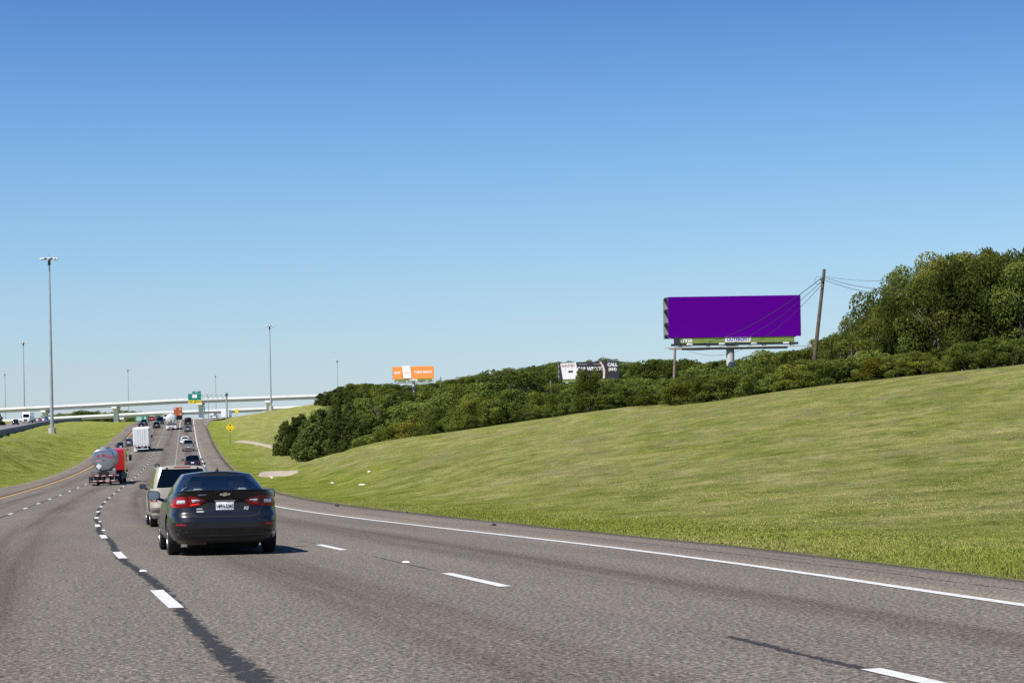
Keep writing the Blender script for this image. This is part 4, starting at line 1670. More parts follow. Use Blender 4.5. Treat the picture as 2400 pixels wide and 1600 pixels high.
# bare dead tree in the thicket
for px, yt, d, lab in ((2152, 660, 129, 'bare grey dead tree in front of the thicket'), (2215, 690, 127, 'second leafless grey tree standing right of the bare dead tree')):
    x, y = xg(px, d)
    z = ground(x, y)
    h = z_at(px, yt, d) - z
    root = thing('dead_tree', lab, 'tree', at((x, y, z - .1)))
    mb = MB()
    mb.tube([(0, 0, 0), (.08, 0, h * .3), (-.1, 0, h * .6), (.05, 0, h * .85)], [.11, .085, .05, .012], 7)
    mb.build('trunk', BARK_G, root)
    mb = MB()
    for q in range(26):
        z0_ = random.uniform(.18, .8) * h
        a = random.uniform(0, 6.28)
        ln = random.uniform(.2, .42) * h * (1.1 - z0_ / h * .5)
        st = Vector((0, 0, z0_))
        e = st + Vector((ln * math.cos(a), ln * math.sin(a) * .6 - .3, ln * random.uniform(.3, .8)))
        mid = st.lerp(e, .55) + Vector((0, 0, -.08 * ln))
        mb.tube([st, mid, e], [.035, .022, .006], 5)
        for _ in range(4):
            t_ = random.uniform(.3, .95)
            p0 = st.lerp(e, t_)
            mb.tube([p0, p0 + Vector((random.uniform(-.35, .35), random.uniform(-.3, .2), random.uniform(.05, .5))) * (h / 6)], [.012, .003], 4)
    mb.build('branches', BARK_G, root, kind='stuff')

# woods on the hillside behind the ridge
WSIL = [(740, 945), (800, 908), (860, 893), (930, 898), (1000, 893), (1060, 888), (1130, 875), (1200, 862), (1270, 850), (1340, 846), (1400, 843), (1480, 838), (1560, 842),
        (1640, 848), (1700, 838), (1800, 832), (1880, 806), (1950, 780)]
CLEAR = [(1545, 1890, 816, 190), (1700, 1726, 858, 190), (912, 1025, 896, 560), (962, 974, 915, 560), (1303, 1348, 896, 415), (1303, 1460, 872, 415), (1400, 1460, 886, 415), (1284, 1300, 925, 330), (1576, 1588, 884, 205)]
placed = []
tries = 0
while len(placed) < 285 and tries < 9000:
    tries += 1
    px = random.uniform(770, 2080)
    d0 = ridge_d(max(px, 860)) + 16
    d = d0 + (640 - d0) * random.random() ** 1.25
    if px < 880 and d < 270 or px > 1900 and d > 300:
        continue
    x, y = xg(px, d)
    if min([(x - a) ** 2 + (y - b_) ** 2 for a, b_ in placed] or [999]) < (4.2 if d < 330 else 5.2) ** 2:
        continue
    h = random.uniform(4.0, 7.2)
    wd = random.uniform(5.4, 8.2)
    gz = ground(x, y)
    ymin = float(np.interp(px, [q[0] for q in WSIL], [q[1] for q in WSIL])) + random.uniform(-3, 10)
    hw = wd / 2 * F / d
    for c0, c1, yb, dm in CLEAR:
        if px + hw > c0 and px - hw < c1 and d < dm + 1:
            ymin = max(ymin, yb + 2)
    hmax = z_at(px, ymin, d) - gz
    if hmax < 2.2:
        continue
    h = min(h, hmax)
    wd = min(wd, h * 1.5)
    cedar = random.random() < (.55 if px < 1050 and d < 430 else .12)
    if cedar:
        plant('cedar', x, y, h, wd * .8, 'dark cedar mixed into the hillside woods behind the grass slope', 'cedar tree', 'cedars in the hillside woods')
    else:
        plant('wood', x, y, h, wd, 'rounded green tree in the hillside woods behind the grass slope', 'tree', 'trees in the hillside woods')
    placed.append((x, y))
# far trees seen below the flyover, and by the right end of the overpass
for px in np.arange(85, 372, 9.0):
    d = random.uniform(1080, 1240)
    yt = float(np.interp(px, [85, 130, 190, 235, 262, 290, 320, 372], [977, 970, 960, 963, 968, 961, 965, 966])) + random.uniform(-1, 4)
    x, y = xg(px, d)
    h = min(max(z_at(px, yt, d) - ground(x, y), 4), 17)
    plant('wood', x, y, h, random.uniform(9, 13), 'far tree in the dark line of trees under the flyover', 'tree', 'far trees under the flyover')
for px, yt in ((566, 977), (580, 973), (592, 971), (604, 972)):
    x, y = xg(px, 1010)
    plant('wood', x, y, max(3, z_at(px, yt, 1010) - ground(x, y)), 7, 'far tree under the right end of the lower overpass', 'tree', 'far trees under the lower overpass')

# ------------------------------------------------------------------ grass blades beside the road
def blades(n, smin, smax, omax, hscale, seed):
    r_ = np.random.default_rng(seed)
    s_ = smin + (smax - smin) * r_.random(n) ** 1.7
    o_ = omax * r_.random(n) ** 1.35 - .12 * (r_.random(n) < .25)
    s_ = np.clip(s_ + o_ * .15, smin, smax)
    tuft = r_.random(n)
    x, y, z = terrain(s_, np.interp(s_, PE_S, PE_O) + o_)
    d_ = np.hypot(x, y)
    edge = np.exp(-((o_ - 1.6) / 1.6) ** 2)
    h = (.03 + .04 * r_.random(n) + edge * .045 * r_.random(n)) * hscale
    h *= np.where(o_ < .25, .45, 1) * np.where(tuft > .985, 1.9, 1)
    wd = (.005 + .007 * r_.random(n)) * np.clip(d_ / 32, .8, 1.8)
    h *= np.clip(1.15 - d_ / 130, .35, 1)
    a = r_.random(n) * 6.283
    lean = r_.random(n) * 1.5 * h
    la = r_.random(n) * 6.283
    base = np.stack([x, y, z - .01], 1)
    t_ = np.stack([np.cos(a), np.sin(a), 0 * a], 1) * wd[:, None]
    tip = base + np.stack([np.cos(la) * lean, np.sin(la) * lean, h], 1)
    v = np.stack([base - t_, base + t_, tip], 1).reshape(-1, 3)
    dry = np.clip(r_.random(n) * .9 + .30 * np.sin(x * .5 + np.sin(y * .2)) * np.sin(y * .25) - .35 * edge + .012 * o_, 0, 1)
    return v, dry


v1, c1 = blades(280000, 10, 120, 30, .72, 5)
v2, c2 = blades(110000, 10, 75, 4.5, .62, 6)
v = np.concatenate([v1, v2])
dr = np.concatenate([c1, c2])
n = len(dr)
me = bpy.data.meshes.new('grass')
me.vertices.add(3 * n)
me.vertices.foreach_set('co', v.ravel())
me.loops.add(3 * n)
me.loops.foreach_set('vertex_index', np.arange(3 * n))
me.polygons.add(n)
me.polygons.foreach_set('loop_start', np.arange(n) * 3)
me.polygons.foreach_set('loop_total', np.full(n, 3))
ca = me.color_attributes.new('leaf', 'FLOAT_COLOR', 'POINT')
cc = np.zeros((n, 4))
cc[:, 0] = dr
cc[:, 3] = 1
ca.data.foreach_set('color', np.repeat(cc, 3, 0).ravel())
me.update(calc_edges=True)
m, t, b = new_mat('grass_blades')
at_ = t.nodes.new('ShaderNodeAttribute')
at_.attribute_name = 'leaf'
sp = t.nodes.new('ShaderNodeSeparateColor')
t.links.new(at_.outputs['Color'], sp.inputs[0])
t.links.new(ramp(t, sp.outputs[0], [(0.0, (.165, .185, .03)), (.35, (.235, .25, .05)), (.7, (.30, .285, .095)), (1.0, (.42, .36, .19))]), b.inputs['Base Color'])
b.inputs['Roughness'].default_value = .9
b.inputs['Specular IOR Level'].default_value = 0.1
me.materials.append(m)
link('grass', me, None, kind='stuff', label='rough grass blades growing beside the right shoulder')


# ================================================================== vehicles
TYRE = M('tyre_rubber', (.012, .012, .013), .8)
RIM = M('alloy_rim', (.42, .43, .44), .35, .8)
CHROME = M('chrome', (.75, .76, .78), .12, 1.0, var=.03)
REDL = M('tail_light_red', (.24, .002, .006), .2, coat=.35, var=.2, scale=9)
REDB = M('brake_light_lit', (.62, .012, .010), .15, coat=.6, var=.1, emit=((1.0, .02, .01), .35))
CLEARL = M('reverse_lens', (.72, .74, .76), .15, .4, coat=.6, var=.15, scale=14)
PLATE = M('licence_plate', (.74, .75, .76), .5, var=.04)
INTER = M('car_interior', (.035, .036, .038), .8)
SEAT = M('seat_fabric', (.40, .40, .38), .9)
UNDER = M('underbody', (.010, .010, .011), .85)
GLASS = glass_mat('tinted_glass', .16)
GLASS_C = glass_mat('clear_car_glass', .74, .7)
GLASS_D = glass_mat('dark_glass', .02)
AMBER = M('amber_lens', (.75, .25, .02), .3)


def paint(name, col, metal=.35, rough=.32, var=.05):
    return M(name, col, rough, metal, coat=.9, var=var, scale=1.2)


def wheel(parent, x, y, r, wd, rim=RIM, twin=False):
    prof = [(r * .62, -wd * .45), (r * .86, -wd * .5), (r * .97, -wd * .42), (r, -wd * .3), (r, wd * .3), (r * .97, wd * .42), (r * .86, wd * .5), (r * .62, wd * .45)]
    mb_ = MB()
    rings = [[(a, q * math.cos(t), q * math.sin(t)) for t in np.linspace(0, 2 * math.pi, 25)[:-1]] for q, a in prof]
    mb_.loft(rings, True, True)
    o = mb_.build('wheel', TYRE, parent, True)
    o.location = (x, y, r)
    sg = 1 if x > 0 else -1
    mb_ = MB()
    xo = sg * wd * .46
    pr = [(r * .64, xo), (r * .60, xo + sg * .004), (r * .56, xo - sg * .03), (r * .2, xo - sg * .01), (r * .16, xo + sg * .01), (.01, xo + sg * .012)]
    rings = [[(a, q * math.cos(t), q * math.sin(t)) for t in np.linspace(0, 2 * math.pi, 21)[:-1]] for q, a in pr]
    mb_.loft(rings, True, False)
    mb_.build('rim', rim, o, True)
    if twin:
        pass
    return o


def sup_outline(yr, yf, w_, nr, nf, dense=160):
    yc = (yr + yf) / 2
    t = np.linspace(0, math.pi / 2, dense)
    t = np.concatenate([t[:-1], ])
    fx = np.abs(np.sin(t)) ** (2 / nr) * w_
    fy = yc - (yc - yr) * np.abs(np.cos(t)) ** (2 / nr)
    t2 = np.linspace(math.pi / 2, 0, dense)
    gx = np.abs(np.sin(t2)) ** (2 / nf) * w_
    gy = yc + (yf - yc) * np.abs(np.cos(t2)) ** (2 / nf)
    x = np.concatenate([fx, gx])
    y = np.concatenate([fy, gy])
    s_ = np.concatenate([[0], np.cumsum(np.hypot(np.diff(x), np.diff(y)))])
    return x, y, s_


class CarBody:
    def __init__(self, p):
        self.p = p
        lam = np.array(p['rows'])
        self.lam, self.wf, self.dr, self.df = lam[:, 0], lam[:, 1], lam[:, 2], lam[:, 3]
        self.ty, self.tz = [q[0] for q in p['top']], [q[1] for q in p['top']]

    def ztop(self, y):
        return np.interp(y, self.ty, self.tz)

    def outline(self, l_):
        p = self.p
        w_ = p['W'] / 2 * np.interp(l_, self.lam, self.wf)
        return sup_outline(np.interp(l_, self.lam, self.dr), p['L'] - np.interp(l_, self.lam, self.df), w_, p.get('nr', 7), p.get('nf', 5))

    def ring(self, l_, N):
        x, y, s_ = self.outline(l_)
        h = N // 2
        q = np.linspace(0, s_[-1], h + 1)
        # more points around the ends
        xr, yr = np.interp(q, s_, x), np.interp(q, s_, y)
        X = np.concatenate([xr, -xr[1:-1][::-1]])
        Y = np.concatenate([yr, yr[1:-1][::-1]])
        zb = self.p['zb']
        Z = zb + (self.ztop(Y) - zb) * l_
        return np.stack([X, Y, Z], 1)

    def pt(self, a, z, out=0.0):
        zb = self.p['zb']
        l_ = min(max((z - zb) / (self.ztop(0.15) - zb), 0), 1)
        x, y, s_ = self.outline(l_)
        aa = abs(a)
        xx, yy = np.interp(aa, s_, x), np.interp(aa, s_, y)
        x2, y2 = np.interp(aa + .02, s_, x), np.interp(aa + .02, s_, y)
        tx, ty = x2 - xx, y2 - yy
        n_ = math.hypot(tx, ty) or 1
        nx, ny = ty / n_, -tx / n_
        sg = 1 if a >= 0 else -1
        return Vector((sg * (xx + nx * out), yy + ny * out, z))

    def patch(self, name, low, up, mat, parent, out=.008, nu=10, nv=4):
        """Panel laid on the rear surface between two edges given as (arc, height)."""
        mb_ = MB()

        def on(pl, t):
            k = t * (len(pl) - 1)
            i = min(int(k), len(pl) - 2)
            f = k - i
            return (pl[i][0] * (1 - f) + pl[i + 1][0] * f, pl[i][1] * (1 - f) + pl[i + 1][1] * f)
        rows_ = []
        for j in range(nv + 1):
            v_ = j / nv
            row = []
            for i in range(nu + 1):
                a, b_ = on(low, i / nu), on(up, i / nu)
                e = .35 if (j in (0, nv) or i in (0, nu)) else 1.0
                row.append(self.pt(a[0] * (1 - v_) + b_[0] * v_, a[1] * (1 - v_) + b_[1] * v_, out * e))
            rows_.append(row)
        mb_.loft(rows_, False)
        return mb_.build(name, mat, parent, True)


def make_car(name, label, p, mat4, cat='car', group=None):
    """Car with lofted body, glazed cabin, wheels, lights. Local y runs forward from the rear bumper."""
    root_ = thing(name, label, cat, mat4, group)
    B = CarBody(p)
    N = p.get('N', 96)
    Lr = p.get('lam_n', 12)
    lam = np.unique(np.concatenate([np.linspace(0, 1, Lr), [q[0] for q in p['rows']]]))
    rings = np.array([B.ring(l_, N) for l_ in lam])
    ax = p['axles']
    r = p['r']
    Ra = r * 1.13
    Wd = p['W'] / 2
    # wheel arches
    cell = max(p['L'] * 2.4 / N, .04)
    R_ = rings.copy()
    for ya in ax:
        dy, dz = R_[:, :, 1] - ya, R_[:, :, 2] - r
        rr = np.hypot(dy, dz)
        near = (np.abs(rr - Ra) < cell * .62) & (np.abs(R_[:, :, 0]) > Wd * .72)
        k = np.where(near, Ra / np.maximum(rr, 1e-6), 1.0)
        R_[:, :, 1] = np.where(near, ya + dy * k, R_[:, :, 1])
        R_[:, :, 2] = np.where(near, r + dz * k, R_[:, :, 2])
    nrow = len(lam)
    vs_ = [tuple(q) for q in R_.reshape(-1, 3)]
    fs = []
    for i in range(nrow - 1):
        for j in range(N):
            j2 = (j + 1) % N
            q = (i * N + j, i * N + j2, (i + 1) * N + j2, (i + 1) * N + j)
            c = (R_[i, j] + R_[i, j2] + R_[i + 1, j] + R_[i + 1, j2]) / 4
            if abs(c[0]) > Wd * .72 and any(math.hypot(c[1] - ya, c[2] - r) < Ra * .985 for ya in ax):
                continue
            fs.append(q)
    g = p.get('cab')
    # deck: bonnet, boot lid and scuttle
    top = R_[-1]
    K = 8
    h = N // 2
    base = len(vs_)
    for j in range(h + 1):
        for k in range(K + 1):
            f = 1 - 2 * k / K
            cr = p.get('crown', .03) * (1 - f * f) * min(1.0, abs(top[j][0]) / (Wd * .6))
            vs_.append((top[j][0] * f, top[j][1], top[j][2] + cr))
    for j in range(h):
        for k in range(K):
            a = base + j * (K + 1) + k
            q = (a, a + K + 1, a + K + 2, a + 1)
            c = [sum(vs_[i][m_] for i in q) / 4 for m_ in range(3)]
            if g and g['yb0'] + .12 < c[1] < g['yb1'] - .12 and abs(c[0]) < g['wb'] * .93:
                continue
            if p.get('bed') and p['bed'][0] < c[1] < p['bed'][1] and abs(c[0]) < Wd * .84:
                continue
            fs.append(q)
    wins = {}
    if g:
        mus = np.array([0, .05, .10, .25, .42, .58, .74, .86, .92, .97, 1.0])
        grs = []
        for mu in mus:
            e = mu ** g.get('pc', 1.15)
            w_ = g['wb'] + (g['wr'] - g['wb']) * mu ** 1.35
            y0 = g['yb0'] + (g['yr0'] - g['yb0']) * e
            y1 = g['yb1'] + (g['yr1'] - g['yb1']) * e
            x, y, s_ = sup_outline(y0, y1, w_, g.get('nr', 9), g.get('nf', 8))
            q = np.linspace(0, s_[-1], h + 1)
            xr, yr = np.interp(q, s_, x), np.interp(q, s_, y)
            X = np.concatenate([xr, -xr[1:-1][::-1]])
            Y = np.concatenate([yr, yr[1:-1][::-1]])
            zb_ = B.ztop(Y) - .015
            if g.get('zbase'):
                zb_ = np.full_like(Y, g['zbase'])
            zt_ = p['H'] - .055 - .05 * ((Y - (g['yr0'] + g['yr1']) / 2) / (g['yr1'] - g['yr0'])) ** 2
            Z = zb_ + (zt_ - zb_) * mu
            grs.append(np.stack([X, Y, Z], 1))
        grs = np.array(grs)
        gb = len(vs_)
        vs_ += [tuple(q) for q in grs.reshape(-1, 3)]
        midr = grs[4]
        wmid = np.abs(midr[:, 0]).max()
        for i in range(len(mus) - 1):
            for j in range(N):
                j2 = (j + 1) % N
                q = (gb + i * N + j, gb + i * N + j2, gb + (i + 1) * N + j2, gb + (i + 1) * N + j)
                mu = (mus[i] + mus[i + 1]) / 2
                cx, cy = (midr[j, 0] + midr[j2, 0]) / 2, (midr[j, 1] + midr[j2, 1]) / 2
                rearz = cy < g['yr0'] * .5 + g['yb0'] * .5 + .30
                frontz = cy > g['yr1'] * .5 + g['yb1'] * .5 - .30
                win = None
                if g.get('mu0', .10) < mu < g.get('mu1', .92):
                    if abs(cx) < wmid * g.get('rw', .86) and rearz:
                        win = 'rear_window'
                    elif abs(cx) < wmid * .9 and frontz:
                        win = 'windshield'
                    elif abs(cx) > wmid * .93:
                        for m_, (a, b_) in enumerate(g['side']):
                            if a < cy < b_:
                                win = 'side_window%s%d' % ('r' if cx > 0 else 'l', m_)
                if win:
                    wins.setdefault(win, []).append(q)
                else:
                    fs.append(q)
        rt = grs[-1]
        rb = len(vs_)
        for j in range(h + 1):
            for k in range(K + 1):
                f = 1 - 2 * k / K
                cr = .05 * (1 - f * f) * min(1.0, abs(rt[j][0]) / (g['wr'] * .7))
                vs_.append((rt[j][0] * f, rt[j][1], rt[j][2] + cr))
        for j in range(h):
            for k in range(K):
                a = rb + j * (K + 1) + k
                fs.append((a, a + K + 1, a + K + 2, a + 1))

    def sub(fl):
        ids = sorted({i for q in fl for i in q})
        mp = {i: k for k, i in enumerate(ids)}
        mb_ = MB()
        mb_.add([vs_[i] for i in ids], [tuple(mp[i] for i in q) for q in fl])
        return mb_
    sub(fs).build('body', p['paint'], root_, True)
    for nm, fl in wins.items():
        nm2 = nm.split('window')[0] + 'window' if 'window' in nm else nm
        sub(fl).build(nm2, p.get('glass', GLASS) if nm2 != 'windshield' else p.get('wglass', GLASS_C), root_, True)
    # wheel housings, floor, wheels
    mb_ = MB()
    mb_.box((0, p['L'] / 2, p['zb'] + .10), (p['W'] * .80, p['L'] * .86, .20))
    for ya in ax:
        mb_.box((0, ya, p['zb'] + r * .62), (p['W'] * .60, Ra * 2.1, Ra * 1.5))
    mb_.build('underbody', UNDER, root_)
    for ya in ax:
        for sg in (-1, 1):
            wheel(root_, sg * (Wd - p.get('tw', .21) / 2 - .015), ya, r, p.get('tw', .21), p.get('rim', RIM))
    # mirrors
    if p.get('mirror'):
        my, mz, ms = p['mirror']
        for sg in (-1, 1):
            mb_ = MB()
            c = Vector((sg * (Wd + .10 * ms), my, mz))
            prof = [(-.06, .93), (-.045, 1.0), (0, 1.0), (.06, .85), (.10, .4)]

            def me_(t, q):
                a_, b2 = math.cos(t), math.sin(t)
                return (math.copysign(abs(a_) ** .55, a_) * .105 * ms * q, math.copysign(abs(b2) ** .6, b2) * (.078 - .014 * a_ * -sg) * ms * q)
            rr_ = [[c + Vector((me_(t, q)[0], dy, me_(t, q)[1])) for t in np.linspace(0, 2 * math.pi, 23)[:-1]] for dy, q in prof]
            mb_.loft(rr_, True, True)
            mb_.tube([c + Vector((-sg * .06, .02, -.05)), (sg * Wd * .93, my + .03, mz - .09)], .03, 6)
            o = mb_.build('wing_mirror', p.get('mirror_mat', BLACKP), root_, True)
            mb_ = MB()
            mb_.poly([c + Vector((me_(t, .85)[0], -.0625, me_(t, .85)[1])) for t in np.linspace(0, 2 * math.pi, 23)[:-1]][::-1])
            mb_.build('mirror_glass', M('mirror_glass', (.30, .34, .38), .06, 1.0, var=.03), o)
    # standard rear details for the smaller cars
    if p.get('lights'):
        a0, a1, z0, z1 = p['lights']
        for sg in (-1, 1):
            B.patch('tail_light', [(sg * a0, z0), (sg * a1, z0)], [(sg * a0, z1), (sg * a1, z1)], REDL, root_, .012, 6, 2)
    if p.get('plate'):
        z = p['plate']
        B.patch('licence_plate', [(-.16, z - .075), (.16, z - .075)], [(-.16, z + .075), (.16, z + .075)], PLATE, root_, .012, 3, 2)
    if p.get('bumper'):
        z0, z1 = p['bumper']
        hw = p['W'] * .5
        B.patch('rear_bumper', [(-hw, z0), (hw, z0)], [(-hw, z1), (hw, z1)], p.get('bumper_mat', BLACKP), root_, .02, 20, 2)
    return root_, B


def rows_default(w=(.9, .97, 1, 1, .985, .95), rear=(.1, .03, 0, .05, .08, .08), front=(.12, .03, 0, .04, .15, .22)):
    ls = (0, .12, .38, .6, .85, 1.0)
    return [(a, b_, c, d_) for a, b_, c, d_ in zip(ls, w, rear, front)]


def sedan_p(pm, **kw):
    p = dict(L=4.6, W=1.79, H=1.46, zb=.19, r=.32, axles=(.95, 3.65), paint=pm, rows=rows_default(),
             top=[(0, .97), (.4, 1.0), (1.1, .98), (2.5, .93), (3.3, .90), (4.1, .80), (4.6, .62)],
             cab=dict(yb0=.62, yr0=1.45, yr1=2.75, yb1=3.55, wb=.76, wr=.56, side=[(1.25, 2.05), (2.13, 2.95)]),
             mirror=(2.95, .98, 1), lights=(.45, .95, .74, .92), plate=.72, N=84, lam_n=10)
    p.update(kw)
    return p


def suv_p(pm, **kw):
    p = dict(L=4.5, W=1.85, H=1.70, zb=.24, r=.36, axles=(.85, 3.55), paint=pm,
             rows=rows_default((.92, .98, 1, 1, .985, .95), (.08, .02, 0, .05, .07, .09), (.12, .03, 0, .04, .1, .16)),
             top=[(0, 1.06), (2.5, 1.04), (3.2, 1.02), (4.0, .96), (4.5, .82)],
             cab=dict(yb0=.10, yr0=.36, yr1=2.6, yb1=3.35, wb=.82, wr=.66, side=[(.45, 1.15), (1.22, 2.02), (2.1, 2.85)], nr=12, rw=.84),
             mirror=(2.95, 1.10, 1.1), lights=(.66, .92, .72, 1.02), plate=.82, bumper=(.36, .60), N=84, lam_n=10, nr=10, glass=GLASS_D)
    p.update(kw)
    return p


def pickup_p(pm, **kw):
    p = dict(L=5.6, W=1.98, H=1.88, zb=.36, r=.40, axles=(1.15, 4.6), paint=pm,
             rows=rows_default((.94, .98, 1, 1, .99, .97), (.06, .02, 0, .02, .02, .02), (.1, .03, 0, .03, .08, .12)),
             top=[(0, 1.20), (2.2, 1.20), (3.9, 1.16), (4.3, 1.12), (5.6, .98)],
             cab=dict(yb0=2.05, yr0=2.2, yr1=3.4, yb1=4.2, wb=.90, wr=.70, side=[(2.4, 3.0), (3.05, 3.75)], nr=14, rw=.88),
             bed=(.12, 1.95), mirror=(3.75, 1.28, 1.5), lights=(.80, .97, .82, 1.14), plate=.68, bumper=(.48, .66), bumper_mat=CHROME, N=84, lam_n=10, nr=14, crown=.0, glass=GLASS_D)
    p.update(kw)
    return p


# ---------------------------------------------------------- the dark sedan in front
DGREY = M('dark_grey_metallic', (.007, .007, .0075), .28, .1, coat=.5, var=.06, scale=1.2)
SED = sedan_p(DGREY, N=260, lam_n=30, lights=None, plate=None, glass=GLASS_C, W=1.80, H=1.385, mirror=(2.95, .97, 1.05), mirror_mat=DGREY,
              rows=[(0, .88, .16, .12), (.08, .94, .06, .05), (.17, .975, .03, .02), (.30, .995, .0, .0), (.42, 1.0, .0, .0), (.52, 1.0, .03, .02), (.60, .995, .085, .04), (.72, .985, .115, .08),
                    (.86, .965, .10, .15), (.95, .94, .07, .2), (1.0, .915, .055, .22)],
              top=[(0, 1.03), (.25, 1.035), (.6, 1.015), (1.1, .975), (2.5, .93), (3.3, .90), (4.1, .80), (4.6, .62)],
              cab=dict(yb0=.55, yr0=1.42, yr1=2.75, yb1=3.55, wb=.785, wr=.555, side=[(1.12, 1.95), (2.03, 2.95)], nr=7, pc=1.05, rw=.84, mu0=.04))
hero, HB = make_car('sedan', 'dark grey four door sedan nearest the camera with its tail lights showing', SED, frame(30.6, 1.63, 0, R(-.5)))
for sg in (-1, 1):
    rl = REDB if sg < 0 else REDL
    HB.patch('tail_light', [(sg * .585, .79), (sg * .80, .775), (sg * 1.03, .80)], [(sg * .60, .955), (sg * .80, .955), (sg * 1.02, .90)], REDL, hero, .014, 14, 5)
    HB.patch('brake_lens', [(sg * .80, .785), (sg * .98, .80)], [(sg * .86, .80), (sg * .975, .885)], rl, hero, .02, 5, 3)
    HB.patch('reverse_lens', [(sg * .615, .835), (sg * .82, .825)], [(sg * .605, .918), (sg * .80, .912)], CLEARL, hero, .021, 5, 3)
    HB.patch('tail_light', [(sg * .31, .885), (sg * .42, .80), (sg * .575, .79)], [(sg * .32, .90), (sg * .46, .955), (sg * .585, .965)], REDL, hero, .014, 10, 5)
    HB.patch('reverse_lens', [(sg * .365, .885), (sg * .53, .835)], [(sg * .42, .91), (sg * .55, .925)], CLEARL, hero, .021, 5, 3)
    HB.patch('brake_lens', [(sg * .40, .82), (sg * .565, .80)], [(sg * .38, .86), (sg * .56, .835)], rl, hero, .02, 5, 3)
    HB.patch('reflector', [(sg * .62, .485), (sg * .83, .49)], [(sg * .64, .515), (sg * .835, .52)], REDL, hero, .012, 5, 2)
    HB.patch('shut_line', [(sg * .0, .622), (sg * .45, .625), (sg * .54, .66), (sg * .60, .78)], [(sg * .0, .632), (sg * .448, .636), (sg * .532, .668), (sg * .592, .785)], UNDER, hero, .003, 16, 1)
    HB.patch('bumper_crease', [(sg * .50, .385), (sg * .70, .375), (sg * .95, .40)], [(sg * .52, .40), (sg * .70, .39), (sg * .95, .41)], DGREY, hero, .02, 8, 2)
    HB.patch('bumper_crease', [(sg * .52, .565), (sg * .72, .545), (sg * .93, .53)], [(sg * .52, .575), (sg * .72, .555), (sg * .93, .54)], UNDER, hero, .004, 8, 1)
HB.patch('plate_shade', [(-.36, .70), (.36, .70)], [(-.46, .905), (.46, .905)], UNDER, hero, .004, 12, 3)  # dark patch that paints the shadow between the lights, down to the plate
HB.patch('boot_panel', [(-.30, .70), (.30, .70)], [(-.33, .855), (.33, .855)], M('boot_black', (.016, .017, .019), .4, .3, coat=.5), hero, .007, 8, 3)
HB.patch('valance', [(-.72, .20), (.72, .20)], [(-.62, .325), (.62, .325)], BLACKP, hero, .006, 14, 3)
HB.patch('bumper_lip', [(-.60, .325), (.60, .325)], [(-.60, .338), (.60, .338)], M('grey_trim', (.05, .05, .053), .5), hero, .016, 14, 1)
pl = HB.patch('licence_plate', [(-.143, .737), (.143, .737)], [(-.143, .862), (.143, .862)], PLATE, hero, .022, 6, 3)
py_ = HB.pt(0, .80, .03).y
text('plate_number', 'HFN-5369', .082, M('plate_ink', (.03, .03, .05), .6), pl, (0, py_ - .002, .795), bold=.0012, sx=.78, ext=.001)
HB.patch('plate_frame', [(-.165, .868), (.165, .868)], [(-.165, .892), (.165, .892)], CHROME, pl, .024, 4, 1)
# maker's emblem and badges
y0 = HB.pt(0, .985, .012).y - .004
emb = [(-.085, .972), (-.03, .972), (-.03, .960), (.022, .960), (.022, .972), (.072, .972), (.088, 1.0), (.034, 1.0), (.034, 1.012), (-.018, 1.012), (-.018, 1.0), (-.072, 1.0)]
mb = MB()
mb.prism([(x, y0, z) for x, z in emb], (0, .012, 0))
e_ = mb.build('emblem', CHROME, hero)
mb = MB()
mb.prism([(x * .84, y0 - .003, .986 + (z - .986) * .72) for x, z in emb], (0, .004, 0))
mb.build('emblem_fill', M('emblem_gold', (.72, .46, .12), .35, .6), e_)
BADGE = M('badge_silver', (.62, .62, .62), .5, var=.1)
HB.patch('badge', [(-.42, .972), (-.30, .977)], [(-.43, .990), (-.30, .988)], BADGE, hero, .012, 6, 1)
HB.patch('badge', [(-.455, .705), (-.34, .705)], [(-.455, .722), (-.34, .722)], BADGE, hero, .012, 5, 1)
HB.patch('badge', [(-.455, .745), (-.36, .745)], [(-.455, .768), (-.36, .768)], M('grey_badge', (.30, .30, .30), .6), hero, .012, 5, 1)
text('badge', 'RS', .07, BADGE, hero, tuple(HB.pt(.34, .755, .014)), bold=.002, shear=.2)
# boot lip spoiler, roof fin, high stop lamp
mb = MB()
rings = []
for a in np.linspace(-.80, .80, 17):
    q = HB.pt(a, 1.015, .0)
    k = 1 - (abs(a) / .84) ** 6
    rings.append([(q.x, q.y + .16, 1.03), (q.x, q.y + .05, 1.05 + .008 * k), (q.x, q.y - .03 * k, 1.062 * k + 1.03 * (1 - k)), (q.x, q.y - .035 * k, 1.05 * k + 1.025 * (1 - k)), (q.x, q.y + .02, 1.02)])
mb.loft(rings, False)
mb.build('boot_spoiler', DGREY, hero, True)
mb = MB()
mb.prism([(-.006, 1.52, 1.365), (-.006, 1.75, 1.38), (-.006, 1.60, 1.425), (-.006, 1.54, 1.435)], (.012, 0, 0))
mb.prism([(-.022, 1.50, 1.365), (-.022, 1.80, 1.375), (-.022, 1.58, 1.40)], (.044, 0, 0))
mb.build('antenna_fin', UNDER, hero)
mb = MB()
mb.bevbox((0, 1.40, 1.30), (.52, .03, .016), .006)
mb.build('high_stop_lamp', UNDER, hero)
